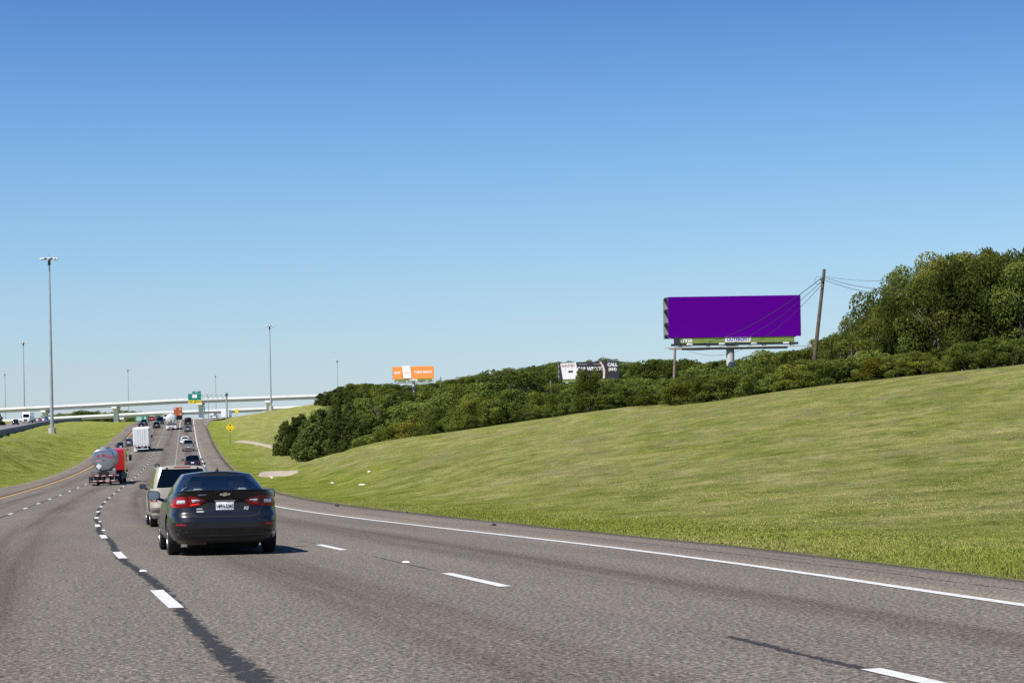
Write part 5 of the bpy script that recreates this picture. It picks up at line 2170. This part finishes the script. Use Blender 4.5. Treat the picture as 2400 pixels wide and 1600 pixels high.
# cabin: seats, headrests, dash, rear shelf
mb = MB()
mb.box((0, 2.1, .52), (1.40, 2.6, .3))
mb.box((0, 3.2, .84), (1.36, .5, .22))
mb.box((0, .92, .90), (1.26, .5, .06))
mb.box((0, 1.20, .82), (1.3, .16, .30))
mb.build('cabin_floor', M('pale_cabin', (.16, .165, .16), .9), hero)
for sx_ in (-.36, .36):
    mb = MB()
    mb.bevbox((sx_, 2.15, .92), (.46, .14, .42), .06)
    mb.build('front_seat', SEAT, hero, True)
    mb = MB()
    mb.bevbox((sx_, 2.12, 1.16), (.26, .10, .17), .04)
    mb.build('headrest', SEAT, hero, True)
    mb = MB()
    mb.bevbox((sx_ * 1.02, 1.16, 1.02), (.25, .09, .13), .04)
    mb.build('headrest', SEAT, hero, True)
mb = MB()
mb.bevbox((0, 3.0, 1.24), (.24, .03, .07), .02)
mb.build('interior_mirror', INTER, hero)
mb = MB()
mb.tube([(-.3, .25, .27), (.3, .25, .27)], .07, 8)
mb.bevbox((-.42, .35, .25), (.42, .5, .15), .06)
mb.tube([(.05, .5, .24), (.05, 1.6, .24)], .04, 6)
mb.build('exhaust', M('rusty_steel', (.10, .08, .065), .7, .4, var=.3, scale=9), hero, True)

# ---------------------------------------------------------- the tan sport utility vehicle
TANP = paint('champagne_paint', (.44, .39, .30), .2, .35)
SUVP = suv_p(TANP, N=180, lam_n=22, W=1.80, L=4.44, H=1.70, lights=None, plate=None, bumper=None, mirror=(3.0, 1.12, .88), mirror_mat=BLACKP, r=.36, nr=11,
             top=[(0, 1.06), (2.5, 1.05), (3.2, 1.03), (4.0, .98), (4.44, .86)])
SUVP['cab'].update(wb=.80, wr=.675, yb0=.10, yr0=.34, rw=.86, mu0=.06, mu1=.91)
suv, SB = make_car('sport_utility_car', 'tan sport utility car just ahead of the dark sedan, partly hidden by it', SUVP, frame(52.0, 2.27, 0))
for sg in (-1, 1):
    SB.patch('tail_light', [(sg * .70, .70), (sg * .96, .70)], [(sg * .72, .99), (sg * .94, .99)], REDL, suv, .014, 8, 5)
    SB.patch('reverse_lens', [(sg * .73, .72), (sg * .86, .72)], [(sg * .74, .765), (sg * .85, .765)], CLEARL, suv, .022, 4, 2)
    SB.patch('brake_lens', [(sg * .80, .86), (sg * .90, .86)], [(sg * .80, .90), (sg * .90, .90)], REDB, suv, .022, 4, 2)
    mb = MB()
    mb.tube([(sg * .62, .45, 1.695), (sg * .64, .6, 1.735), (sg * .65, 2.3, 1.735), (sg * .63, 2.45, 1.69)], .022, 6)
    mb.build('roof_rail', BLACKP, suv, True)
    mb = MB()
    mb.bevbox((sg * .42, .30, 1.61), (.05, .06, .05), .015)
    mb.build('glass_hinge', BLACKP, suv)
SB.patch('rear_bumper', [(-1.0, .42), (1.0, .42)], [(-1.0, .60), (1.0, .60)], M('grey_bumper', (.22, .20, .17), .6), suv, .05, 24, 3)
SB.patch('bumper_step', [(-.95, .585), (.95, .585)], [(-.95, .612), (.95, .612)], M('pale_trim', (.42, .39, .33), .6), suv, .055, 20, 1)
SB.patch('licence_plate', [(-.15, .78), (.15, .78)], [(-.15, .92), (.15, .92)], PLATE, suv, .014, 4, 2)
SB.patch('shut_line', [(-.70, .66), (.70, .66)], [(-.70, .668), (.70, .668)], UNDER, suv, .004, 10, 1)
mb = MB()
mb.bevbox((0, .345, 1.625), (.46, .04, .035), .012)
mb.build('high_stop_lamp', REDL, suv)
mb = MB()
mb.box((0, 1.9, .75), (1.45, 3.0, .3))
mb.bevbox((0, 1.1, 1.05), (1.3, .15, .45), .06)
mb.bevbox((-.37, 2.2, 1.10), (.48, .15, .6), .06)
mb.bevbox((.37, 2.2, 1.10), (.48, .15, .6), .06)
mb.build('cabin_floor', INTER, suv)

# ---------------------------------------------------------- smaller cars up the road
BLK = paint('black_paint', (.010, .011, .012), .3)
NAVY = paint('navy_paint', (.016, .022, .045), .4)
WHT = paint('white_car_paint', (.78, .78, .77), .0, .35)
SIL_ = paint('silver_paint', (.34, .33, .31), .55)
SILD = paint('grey_silver_paint', (.17, .18, .20), .5)
REDP = paint('red_paint', (.42, .012, .018), .2)
BLUE = paint('blue_paint', (.03, .08, .30), .3)
GRP = 'vehicles on the highway'


def put(kind, s, o, pm, label, name='car', cat='car', **kw):
    p = {'sedan': sedan_p, 'suv': suv_p, 'pickup': pickup_p}[kind](pm, **kw)
    return make_car(name, label, p, frame(s, o, 0.0), cat, GRP)[0]


put('suv', 213, 5.75, BLK, 'black car showing its dark rear window just above the tan sport utility car', mirror=(2.95, 1.12, 1.5))
pk = put('pickup', 309, 5.55, SIL_, 'silver tan pickup truck in the right lane with chrome bumper', 'pickup_truck', 'pickup truck')
put('sedan', 352, 5.05, WHT, 'white sedan directly ahead of the silver tan pickup', glass=GLASS_D, mirror=(2.95, .98, 1.4))
put('sedan', 434, 5.65, SILD, 'grey blue sedan following the loaded dark pickup', glass=GLASS_D)
ld = put('pickup', 480, 5.75, NAVY, 'dark pickup truck piled high with black cargo in the right lane', 'pickup_truck', 'pickup truck', bumper_mat=BLACKP)
r_ = random.Random(4)
for k in range(7):
    mb = MB()
    mb.bevbox((r_.uniform(-.55, .55), .5 + .22 * k, 1.45 + r_.uniform(0, .45)), (r_.uniform(.6, .95), r_.uniform(.4, .7), r_.uniform(.5, .8)), .12)
    o = mb.build('black_bag', BLACKP, None, True)
    o.matrix_world = frame(480, 5.75, 0)
    o['label'] = 'black bag in the load piled on the dark pickup'
    o['category'] = 'bag'
    o['group'] = 'bags piled on the dark pickup'
put('suv', 470, -1.95, BLK, 'black sport utility car in the second lane beyond the white box trailer', glass=GLASS_D)
put('sedan', 356, -5.4, SILD, 'dark grey sedan left of the white box trailer', glass=GLASS_D)
put('sedan', 331, -6.0, NAVY, 'dark sedan ahead of the red tanker cab, mostly hidden', glass=GLASS_D)
put('sedan', 438, -5.6, WHT, 'white car peeking out left of the white box trailer', glass=GLASS_D)
put('sedan', 475, -5.75, BLK, 'black sedan in the left lane just above the white box trailer', glass=GLASS_D)
put('suv', 497, -5.6, NAVY, 'navy sport utility car in the left lane near the green guide sign', glass=GLASS_D)
put('sedan', 566, -5.0, REDP, 'red sedan cresting the rise beside the green guide sign', glass=GLASS_D)
put('suv', 556, -.6, WHT, 'white van like car cresting the rise left of the orange container', glass=GLASS_D, H=1.9)
put('sedan', 575, .9, SILD, 'grey car cresting the rise between the white car and the bulk trailer', glass=GLASS_D)


# ---------------------------------------------------------- trucks
def dual(parent, y, r=.50, x=.92, n=2):
    for sg in (-1, 1):
        for k in range(n):
            wheel(parent, sg * (x - .33 * k), y, r, .27)


REDC = paint('red_truck_paint', (.50, .012, .018), .05, .3)
ALU = M('polished_aluminium', (.47, .47, .47), .32, .92, var=.06, scale=1.5)
CONSP_R = M('red_tape', (.52, .03, .03), .5)
CONSP_W = M('white_tape', (.80, .80, .80), .5)


def tape(parent, x0, x1, y, z, n, hgt=.06):
    for k in range(n):
        a, b_ = x0 + (x1 - x0) * k / n, x0 + (x1 - x0) * (k + 1) / n
        mb_ = MB()
        mb_.box(((a + b_) / 2, y, z), (b_ - a, .012, hgt))
        mb_.build('reflective_tape', CONSP_R if k % 2 == 0 else CONSP_W, parent)


def semi_tractor(name, label, mat4, pm, cat='truck', group=GRP, parent=None, y0=0.0, hood=2.0, roof=3.1):
    """Tractor unit; y0 is the back of the frame. Returns its root."""
    rt_ = parent if parent is not None else thing(name, label, cat, mat4, group)
    mb_ = MB()
    mb_.box((0, y0 + 3.3, .78), (.9, 6.6, .3))
    mb_.build('chassis', UNDER, rt_)
    mb_ = MB()
    prof = [(y0 + 2.2, 1.15), (y0 + 2.15, roof - .15), (y0 + 2.5, roof), (y0 + 3.5, roof + .05), (y0 + 3.95, roof - .55), (y0 + 4.35, 1.95), (y0 + 6.4, 1.62), (y0 + 6.75, 1.35), (y0 + 6.8, .55), (y0 + 4.6, .55), (y0 + 4.5, 1.15)]
    for hw0, hw1 in ((1.22, 1.2),):
        mb_.prism([(-hw0, a, z) for a, z in prof], (2 * hw0, 0, 0))
    mb_.build('cab', pm, rt_)
    mb_ = MB()
    mb_.quad((-1.05, y0 + 4.345, 2.02), (1.05, y0 + 4.345, 2.02), (1.0, y0 + 3.99, roof - .62), (-1.0, y0 + 3.99, roof - .62))
    mb_.build('windshield', GLASS_D, rt_)
    for sg in (-1, 1):
        mb_ = MB()
        mb_.box((sg * 1.225, y0 + 3.45, 2.25), (.02, 1.0, .62))
        mb_.build('side_window', GLASS_D, rt_)
        mb_ = MB()
        mb_.tube([(sg * 1.12, y0 + 1.95, .9), (sg * 1.12, y0 + 1.95, roof + .55)], .075, 10)
        mb_.build('exhaust_stack', CHROME, rt_, True)
        mb_ = MB()
        mb_.bevbox((sg * 1.5, y0 + 4.1, 2.2), (.25, .12, .55), .04)
        mb_.tube([(sg * 1.2, y0 + 4.1, 2.4), (sg * 1.5, y0 + 4.1, 2.4)], .03, 6)
        mb_.build('wing_mirror', BLACKP, rt_)
        mb_ = MB()
        mb_.tube([(sg * 1.0, y0 + 2.4, .72), (sg * 1.0, y0 + 3.7, .72)], .30, 14)
        mb_.build('fuel_tank', CHROME, rt_, True)
        mb_ = MB()
        mb_.bevbox((sg * .95, y0 + 6.79, 1.05), (.4, .08, .22), .05)
        mb_.build('headlight', CLEARL, rt_)
    mb_ = MB()
    mb_.bevbox((0, y0 + 6.8, 1.15), (1.2, .08, .7), .04)
    mb_.build('grille', DARKST, rt_)
    mb_ = MB()
    mb_.bevbox((0, y0 + 6.85, .55), (2.4, .2, .32), .06)
    mb_.build('front_bumper', CHROME, rt_)
    dual(rt_, y0 + .65)
    dual(rt_, y0 + 1.95)
    dual(rt_, y0 + 5.7, n=1, x=1.05)
    return rt_


# tanker: trailer and red tractor are coupled and move together
tk = thing('tanker_truck', 'silver tank truck with red cab and arched red lettering in the second lane', 'tank truck', frame(160.5, -1.78, 0, R(-.7)), GRP)
mb = MB()


def tank_ring(y, k, kz=None):
    kz = kz or k
    out = []
    for t in np.linspace(0, 2 * math.pi, 41)[:-1]:
        cx, sz = math.cos(t), math.sin(t)
        e = 2 / 2.7
        x = abs(cx) ** e * math.copysign(1, cx)
        z = abs(sz) ** e * math.copysign(1, sz)
        wd = .93 * (1.0 if z > -.1 else 1.0 - .30 * (-z - .1))
        out.append((x * wd * k, y, 2.14 + z * .96 * kz))
    return out


mb.loft([tank_ring(.13, .05), tank_ring(.133, .5), tank_ring(.14, .84), tank_ring(.165, .93), tank_ring(.23, .985), tank_ring(.4, 1.0), tank_ring(2.5, 1.0), tank_ring(5, 1.0), tank_ring(8.0, 1.0), tank_ring(8.2, .9), tank_ring(8.3, .4)], True, True)
tank = mb.build('tank', ALU, tk, True)
for y in (.46, 2.4, 4.3, 6.2, 7.8):
    mb = MB()
    mb.loft([tank_ring(y, 1.0), tank_ring(y, 1.025), tank_ring(y + .09, 1.025), tank_ring(y + .09, 1.0)], True)
    mb.build('tank_band', ALU, tank, True)
mb = MB()
mb.box((0, 4.3, 3.12), (.5, 7.0, .06))
for y in (1.6, 4.0, 6.4):
    mb.tube([(0, y, 3.08), (0, y, 3.22)], .28, 14)
mb.build('top_walkway', STEEL, tank)
# arched lettering on the tank head, and its marks
word = 'L.W. MILLER'
INKR = M('crimson_ink', (.42, .02, .06), .5)
for i, ch in enumerate(word):
    if ch == ' ':
        continue
    f = (i - (len(word) - 1) / 2) / (len(word) / 2)
    x = f * .80
    text('letter', ch, .40 - .03 * abs(f), INKR, tank, (x, .10 + .03 * f * f, 2.52 - .24 * f * f), rot=(R(90), R(24 * f), 0), bold=.012, sx=.62)
for x in (-.14, .0, .14):
    mb = MB()
    mb.bevbox((x, .13, 2.86), (.07, .03, .06), .01)
    mb.build('marker_lamp', REDL, tank)
mb = MB()
mb.prism([(-.42, .112, 1.72), (-.17, .112, 1.97), (-.42, .112, 2.22 - .0), (-.67, .112, 1.97)], (0, .01, 0))
mb.build('placard', SIGNW, tank).location = (.03, 0, -.34)
mb = MB()
mb.box((-.40, .115, 2.10), (.30, .01, .09))
mb.build('red_decal', M('pale_red_ink', (.75, .32, .30), .6), tank)
mb = MB()
mb.box((-.40, .115, 2.22), (.12, .01, .06))
mb.build('blue_decal', M('blue_ink', (.05, .12, .40), .6), tank)
mb = MB()
mb.bevbox((.02, .12, 2.13), (.16, .03, .08), .015)
mb.build('centre_lamp', REDL, tank)
for sg in (-1, 1):
    mb = MB()
    mb.tube([(sg * .78, .15, 2.35), (sg * .70, .13, 2.75), (sg * .55, .12, 2.95)], .025, 6)
    mb.build('head_rail', CHROME, tank, True)
# rear frame
mb = MB()
mb.box((-.72, .08, 1.08), (.62, .12, .26))
mb.box((.72, .08, 1.08), (.62, .12, .26))
mb.box((0, .10, .84), (2.5, .14, .12))
mb.box((0, .08, .40), (2.3, .10, .11))
mb.box((-.85, .10, .62), (.08, .08, .45))
mb.box((.85, .10, .62), (.08, .08, .45))
mb.box((0, 4.2, 1.12), (.9, 8, .2))
mb.build('rear_frame', M('chassis_grey', (.22, .22, .22), .55, .4, var=.2), tk)
mb = MB()
mb.bevbox((0, .04, 1.02), (.86, .1, .30), .04)
mb.build('valve_box', UNDER, tk)
mb = MB()
mb.tube([(.86, .05, 1.32), (.86, .45, 1.32)], .13, 12)
mb.build('hose_tube', STEEL, tk, True)
tape(tk, -1.0, 1.0, .02, .84, 7)
tape(tk, -1.12, 1.12, .02, .40, 9)
for sg in (-1, 1):
    for dx in (-.25, .25):
        mb = MB()
        mb.tube([(sg * .72 + dx, .015, 1.08), (sg * .72 + dx, .03, 1.08)], .055, 10)
        mb.build('tail_light', REDL, tk)
    mb = MB()
    mb.box((sg * .93, .30, .50), (.66, .02, .80))
    mb.build('mud_flap', M('mud_flap_rubber', (.03, .03, .03), .8), tk)
    mb = MB()
    mb.box((sg * .93, .285, .19), (.62, .01, .13))
    mb.build('flap_plate', CHROME, tk)
dual(tk, .95)
dual(tk, 2.2)
before = set(tk.children)
semi_tractor('', '', None, REDC, parent=tk, y0=6.8, roof=3.05)
for ch in tk.children:
    if ch not in before:
        ch.location.x += .12                  # the tractor steers into the bend
        ch.rotation_euler.z = R(-1.0)

# white box trailer
bx_ = thing('box_truck', 'white box trailer truck with ribbed rear doors in the second lane', 'truck', frame(318, -2.15, 0), GRP)
mb = MB()
mb.bevbox((0, 6.6, 2.55), (2.62, 13.2, 2.9), .05)
mb.build('box_body', WHITEP, bx_)
WG = M('door_white', (.74, .75, .74), .45, var=.05)
for k in range(8):
    mb = MB()
    mb.box((-1.1 + .314 * k, -.012, 2.58), (.30, .03, 2.66))
    mb.build('door_panel', WG, bx_)
for x in (-.55, -.2, .2, .55):
    mb = MB()
    mb.tube([(x, -.05, 1.2), (x, -.05, 3.9)], .018, 6)
    mb.build('lock_rod', WHITEP, bx_)
mb = MB()
mb.box((0, 0, 1.02), (2.6, .1, .18))
mb.box((-1.0, .05, .72), (.10, .1, .5))
mb.box((1.0, .05, .72), (.10, .1, .5))
mb.box((0, .05, .5), (2.3, .1, .12))
mb.build('rear_frame', WHITEP, bx_)
tape(bx_, -1.15, 1.15, -.06, 1.02, 8, .08)
mb = MB()
mb.box((0, 6, .95), (1.0, 11, .25))
mb.build('chassis', UNDER, bx_)
for sg in (-1, 1):
    mb = MB()
    mb.box((sg * 1.12, -.06, 1.16), (.16, .03, .08))
    mb.build('tail_light', REDL, bx_)
    mb = MB()
    mb.box((sg * .95, .4, .5), (.62, .02, .72))
    mb.build('mud_flap', WHITEP if sg < 0 else BLACKP, bx_)
dual(bx_, .95)
dual(bx_, 2.2)
semi_tractor('', '', None, WHITEP, parent=bx_, y0=11.6, roof=3.3)

# bulk hopper trailer, seen from behind
bk = thing('bulk_tanker_truck', 'white round bulk tanker trailer in the third lane near the crest', 'tank truck', frame(452, 1.75, 0), GRP)
mb = MB()
rg = []
for y, r_k in ((.9, .05), (.9, .5), (1.0, .85), (1.2, 1.0), (11, 1.0), (11.3, .6)):
    rg.append([(1.22 * r_k * math.cos(t), y, 2.55 + 1.22 * r_k * math.sin(t)) for t in np.linspace(0, 2 * math.pi, 33)[:-1]])
mb.loft(rg, True, True)
tank = mb.build('tank', M('tank_white', (.72, .72, .70), .35, .3, var=.08), bk, True)
for y in (1.2, 4.4, 7.6):
    mb = MB()
    mb.loft([[(1.25 * math.cos(t), yy, 2.55 + 1.25 * math.sin(t)) for t in np.linspace(0, 2 * math.pi, 33)[:-1]] for yy in (y, y + .12)], True)
    mb.build('tank_band', ALU, tank, True)
mb = MB()
mb.tube([(0, .85, 2.4), (0, .6, 2.1), (0, .6, 1.0)], .14, 10)
mb.tube([(-.5, .8, 2.0), (-.4, .6, 1.1)], .07, 8)
mb.build('discharge_pipe', DARKST, bk, True)
mb = MB()
mb.box((0, .35, 1.05), (2.3, .25, .25))
mb.box((0, .2, .62), (1.6, .12, .14))
mb.build('rear_frame', WHITEP, bk)
mb = MB()
mb.box((0, 6, 1.15), (.9, 10.5, .25))
mb.build('chassis', UNDER, bk)
for sg in (-1, 1):
    mb = MB()
    mb.box((sg * .93, .25, .68), (.62, .06, .62))
    mb.build('mud_flap', WHITEP, bk)
    mb = MB()
    mb.bevbox((sg * .7, .2, 1.18), (.16, .05, .12), .02)
    mb.build('tail_light', REDL, bk)
    mb = MB()
    mb.tube([(sg * .9, .9, 1.5), (sg * .9, .5, 3.2)], .03, 6)
    mb.build('ladder_rail', STEEL, bk)
dual(bk, .95)
dual(bk, 2.2)
semi_tractor('', '', None, WHITEP, parent=bk, y0=9.8, roof=3.0)

# orange container truck at the crest
oc = thing('container_truck', 'orange container truck at the crest in the third lane', 'truck', frame(592, 2.3, 0), GRP)
OCP = M('orange_container', (.62, .15, .05), .55, var=.12, scale=1)
mb = MB()
mb.bevbox((0, 6.2, 2.75), (2.44, 12.2, 2.75), .04)
mb.build('container', OCP, oc)
for sg in (-1, 1):
    for k in range(5):
        mb = MB()
        mb.box((sg * (.12 + .24 * k), .06, 2.75), (.12, .06, 2.5))
        mb.build('door_rib', OCP, oc)
for x, z in ((-.75, 3.7), (.8, 3.5), (.8, 1.9)):
    mb = MB()
    mb.box((x, .02, z), (.42, .02, .36))
    mb.build('white_mark', SIGNW, oc)
mb = MB()
mb.box((0, 6, 1.1), (1.1, 12, .3))
mb.box((0, .1, .7), (2.2, .1, .12))
mb.build('chassis', UNDER, oc)
dual(oc, .95)
dual(oc, 2.2)
semi_tractor('', '', None, WHITEP, parent=oc, y0=10.6, roof=3.0)

# dark truck ahead of the black sport utility car
put('pickup', 500, -1.5, NAVY, 'dark blue pickup truck ahead of the black sport utility car', 'pickup_truck', 'pickup truck', bumper_mat=BLACKP, H=2.1)

# exit ramp traffic beyond the crest
rb = thing('delivery_truck', 'white box delivery truck on the exit ramp behind the sign post', 'truck', frame(606, 17.0, -.5, R(-8)), GRP)
mb = MB()
mb.bevbox((0, 3.2, 2.2), (2.45, 6.4, 2.4), .05)
mb.build('box_body', WHITEP, rb)
mb = MB()
mb.bevbox((0, 7.4, 1.6), (2.2, 1.9, 1.9), .25)
mb.build('cab', WHITEP, rb)
mb = MB()
mb.box((0, 4, .8), (1.0, 8, .25))
mb.build('chassis', UNDER, rb)
dual(rb, 1.6, .45, .95)
dual(rb, 7.2, .45, .95, 1)
make_car('car', 'white hatchback on the exit ramp left of the white delivery truck', suv_p(WHT, H=1.6), frame(600, 13.6, -.2, R(-8)), 'car', GRP)


# oncoming traffic on the far carriageway
def far_frame(k, off_l):
    p0, p1 = FAR_LINE[k], FAR_LINE[k + 1]
    d = (p0 - p1)
    d.z = 0
    d.normalize()                       # heading towards the camera
    r = Vector((d.y, -d.x, 0))          # its right-hand side
    q = p0.lerp(p1, .4) + r * off_l
    z = p0.z + .25
    return Matrix(((r.x, d.x, 0, q.x), (r.y, d.y, 0, q.y), (0, 0, 1, z), (0, 0, 0, 1)))


def far_at(px, d):
    q = P(px, 1000, d)
    k = min(range(len(FAR_LINE) - 1), key=lambda i: (FAR_LINE[i] - q).to_2d().length)
    m_ = far_frame(k, 0)
    p_ = m_.inverted() @ q
    return m_ @ Matrix.Translation((p_.x, p_.y, 0))


st_ = semi_tractor('semi_truck', 'white oncoming semi truck with high roof on the far carriageway', far_at(60, 655), WHITEP, y0=-6.8, roof=3.9, group='oncoming traffic')
mb = MB()
mb.bevbox((0, -12.5, 2.6), (2.6, 14, 2.8), .05)
mb.build('trailer', WHITEP, st_)
dual(st_, -18)
make_car('car', 'dark oncoming sport utility car in front of the white semi truck', suv_p(BLK, plate=None), far_at(38, 555), 'car', 'oncoming traffic')
for px, d, pm, lab in ((80, 700, BLK, 'dark oncoming car behind the white semi truck'), (87, 715, WHT, 'white oncoming car third behind the semi truck'),
                       (94, 735, REDP, 'red oncoming car beyond the white semi truck'), (102, 755, WHT, 'white oncoming car just before the blue one'),
                       (110, 775, BLUE, 'blue oncoming car close to the tall light pole')):
    make_car('car', lab, sedan_p(pm, glass=GLASS_D, N=64, plate=None), far_at(px, d), 'car', 'oncoming traffic')

# ================================================================== litter
PAPER = M('litter_paper', (.82, .82, .80), .8, var=.05)


def litter(name, px, py, d, size, mat, label, cat='litter', seed=1):
    q = hit(px, py, 12) or P(px, py, d)
    size = tuple(k_ * .62 for k_ in size)
    rr_ = random.Random(seed)
    mb_ = MB()
    rings_ = []
    for h_, k in ((0, .7), (.12, 1.0), (.3, .8), (.42, .25)):
        rings_.append([(size[0] * k * math.cos(t) * rr_.uniform(.75, 1.15), size[1] * k * math.sin(t) * rr_.uniform(.75, 1.15), size[2] * h_ * rr_.uniform(.8, 1.2)) for t in np.linspace(0, 2 * math.pi, 10)[:-1]])
    mb_.loft(rings_, True, True)
    o = mb_.build(name, mat, None)
    o.location = (q.x, q.y, ground(q.x, q.y) + .02)
    o['label'] = label
    o['category'] = cat
    return o


litter('plastic_bag', 637, 1121, 150, (.22, .16, .5), PAPER, 'white plastic bag in the grass just below the bare concrete apron', seed=1)
litter('paper_scrap', 779, 1133, 120, (.20, .12, .25), PAPER, 'small white scrap on the grass left of the long white scrap', seed=2)
litter('paper_scrap', 848, 1137, 110, (.38, .14, .2), PAPER, 'long white scrap lying on the lower grass slope', seed=3)
litter('paper_scrap', 865, 1107, 130, (.18, .14, .35), PAPER, 'white scrap higher on the grass above the long one', seed=4)
litter('tyre_scrap', 790, 1187, 70, (.14, .10, .3), BLACKP, 'black tyre scrap at the grass edge right of the sedan', seed=5)
litter('tyre_scrap', 1156, 1233, 40, (.14, .07, .2), BLACKP, 'black rubber scrap where the shoulder meets the grass, right of the others', seed=6)
litter('tyre_scrap', 955, 1203, 55, (.05, .05, .15), BLACKP, 'tiny black scrap at the shoulder edge between the two larger scraps', seed=7)
litter('paper_scrap', 1493, 1214, 32, (.03, .03, .08), PAPER, 'tiny white speck of paper in the grass above the shoulder', seed=8)
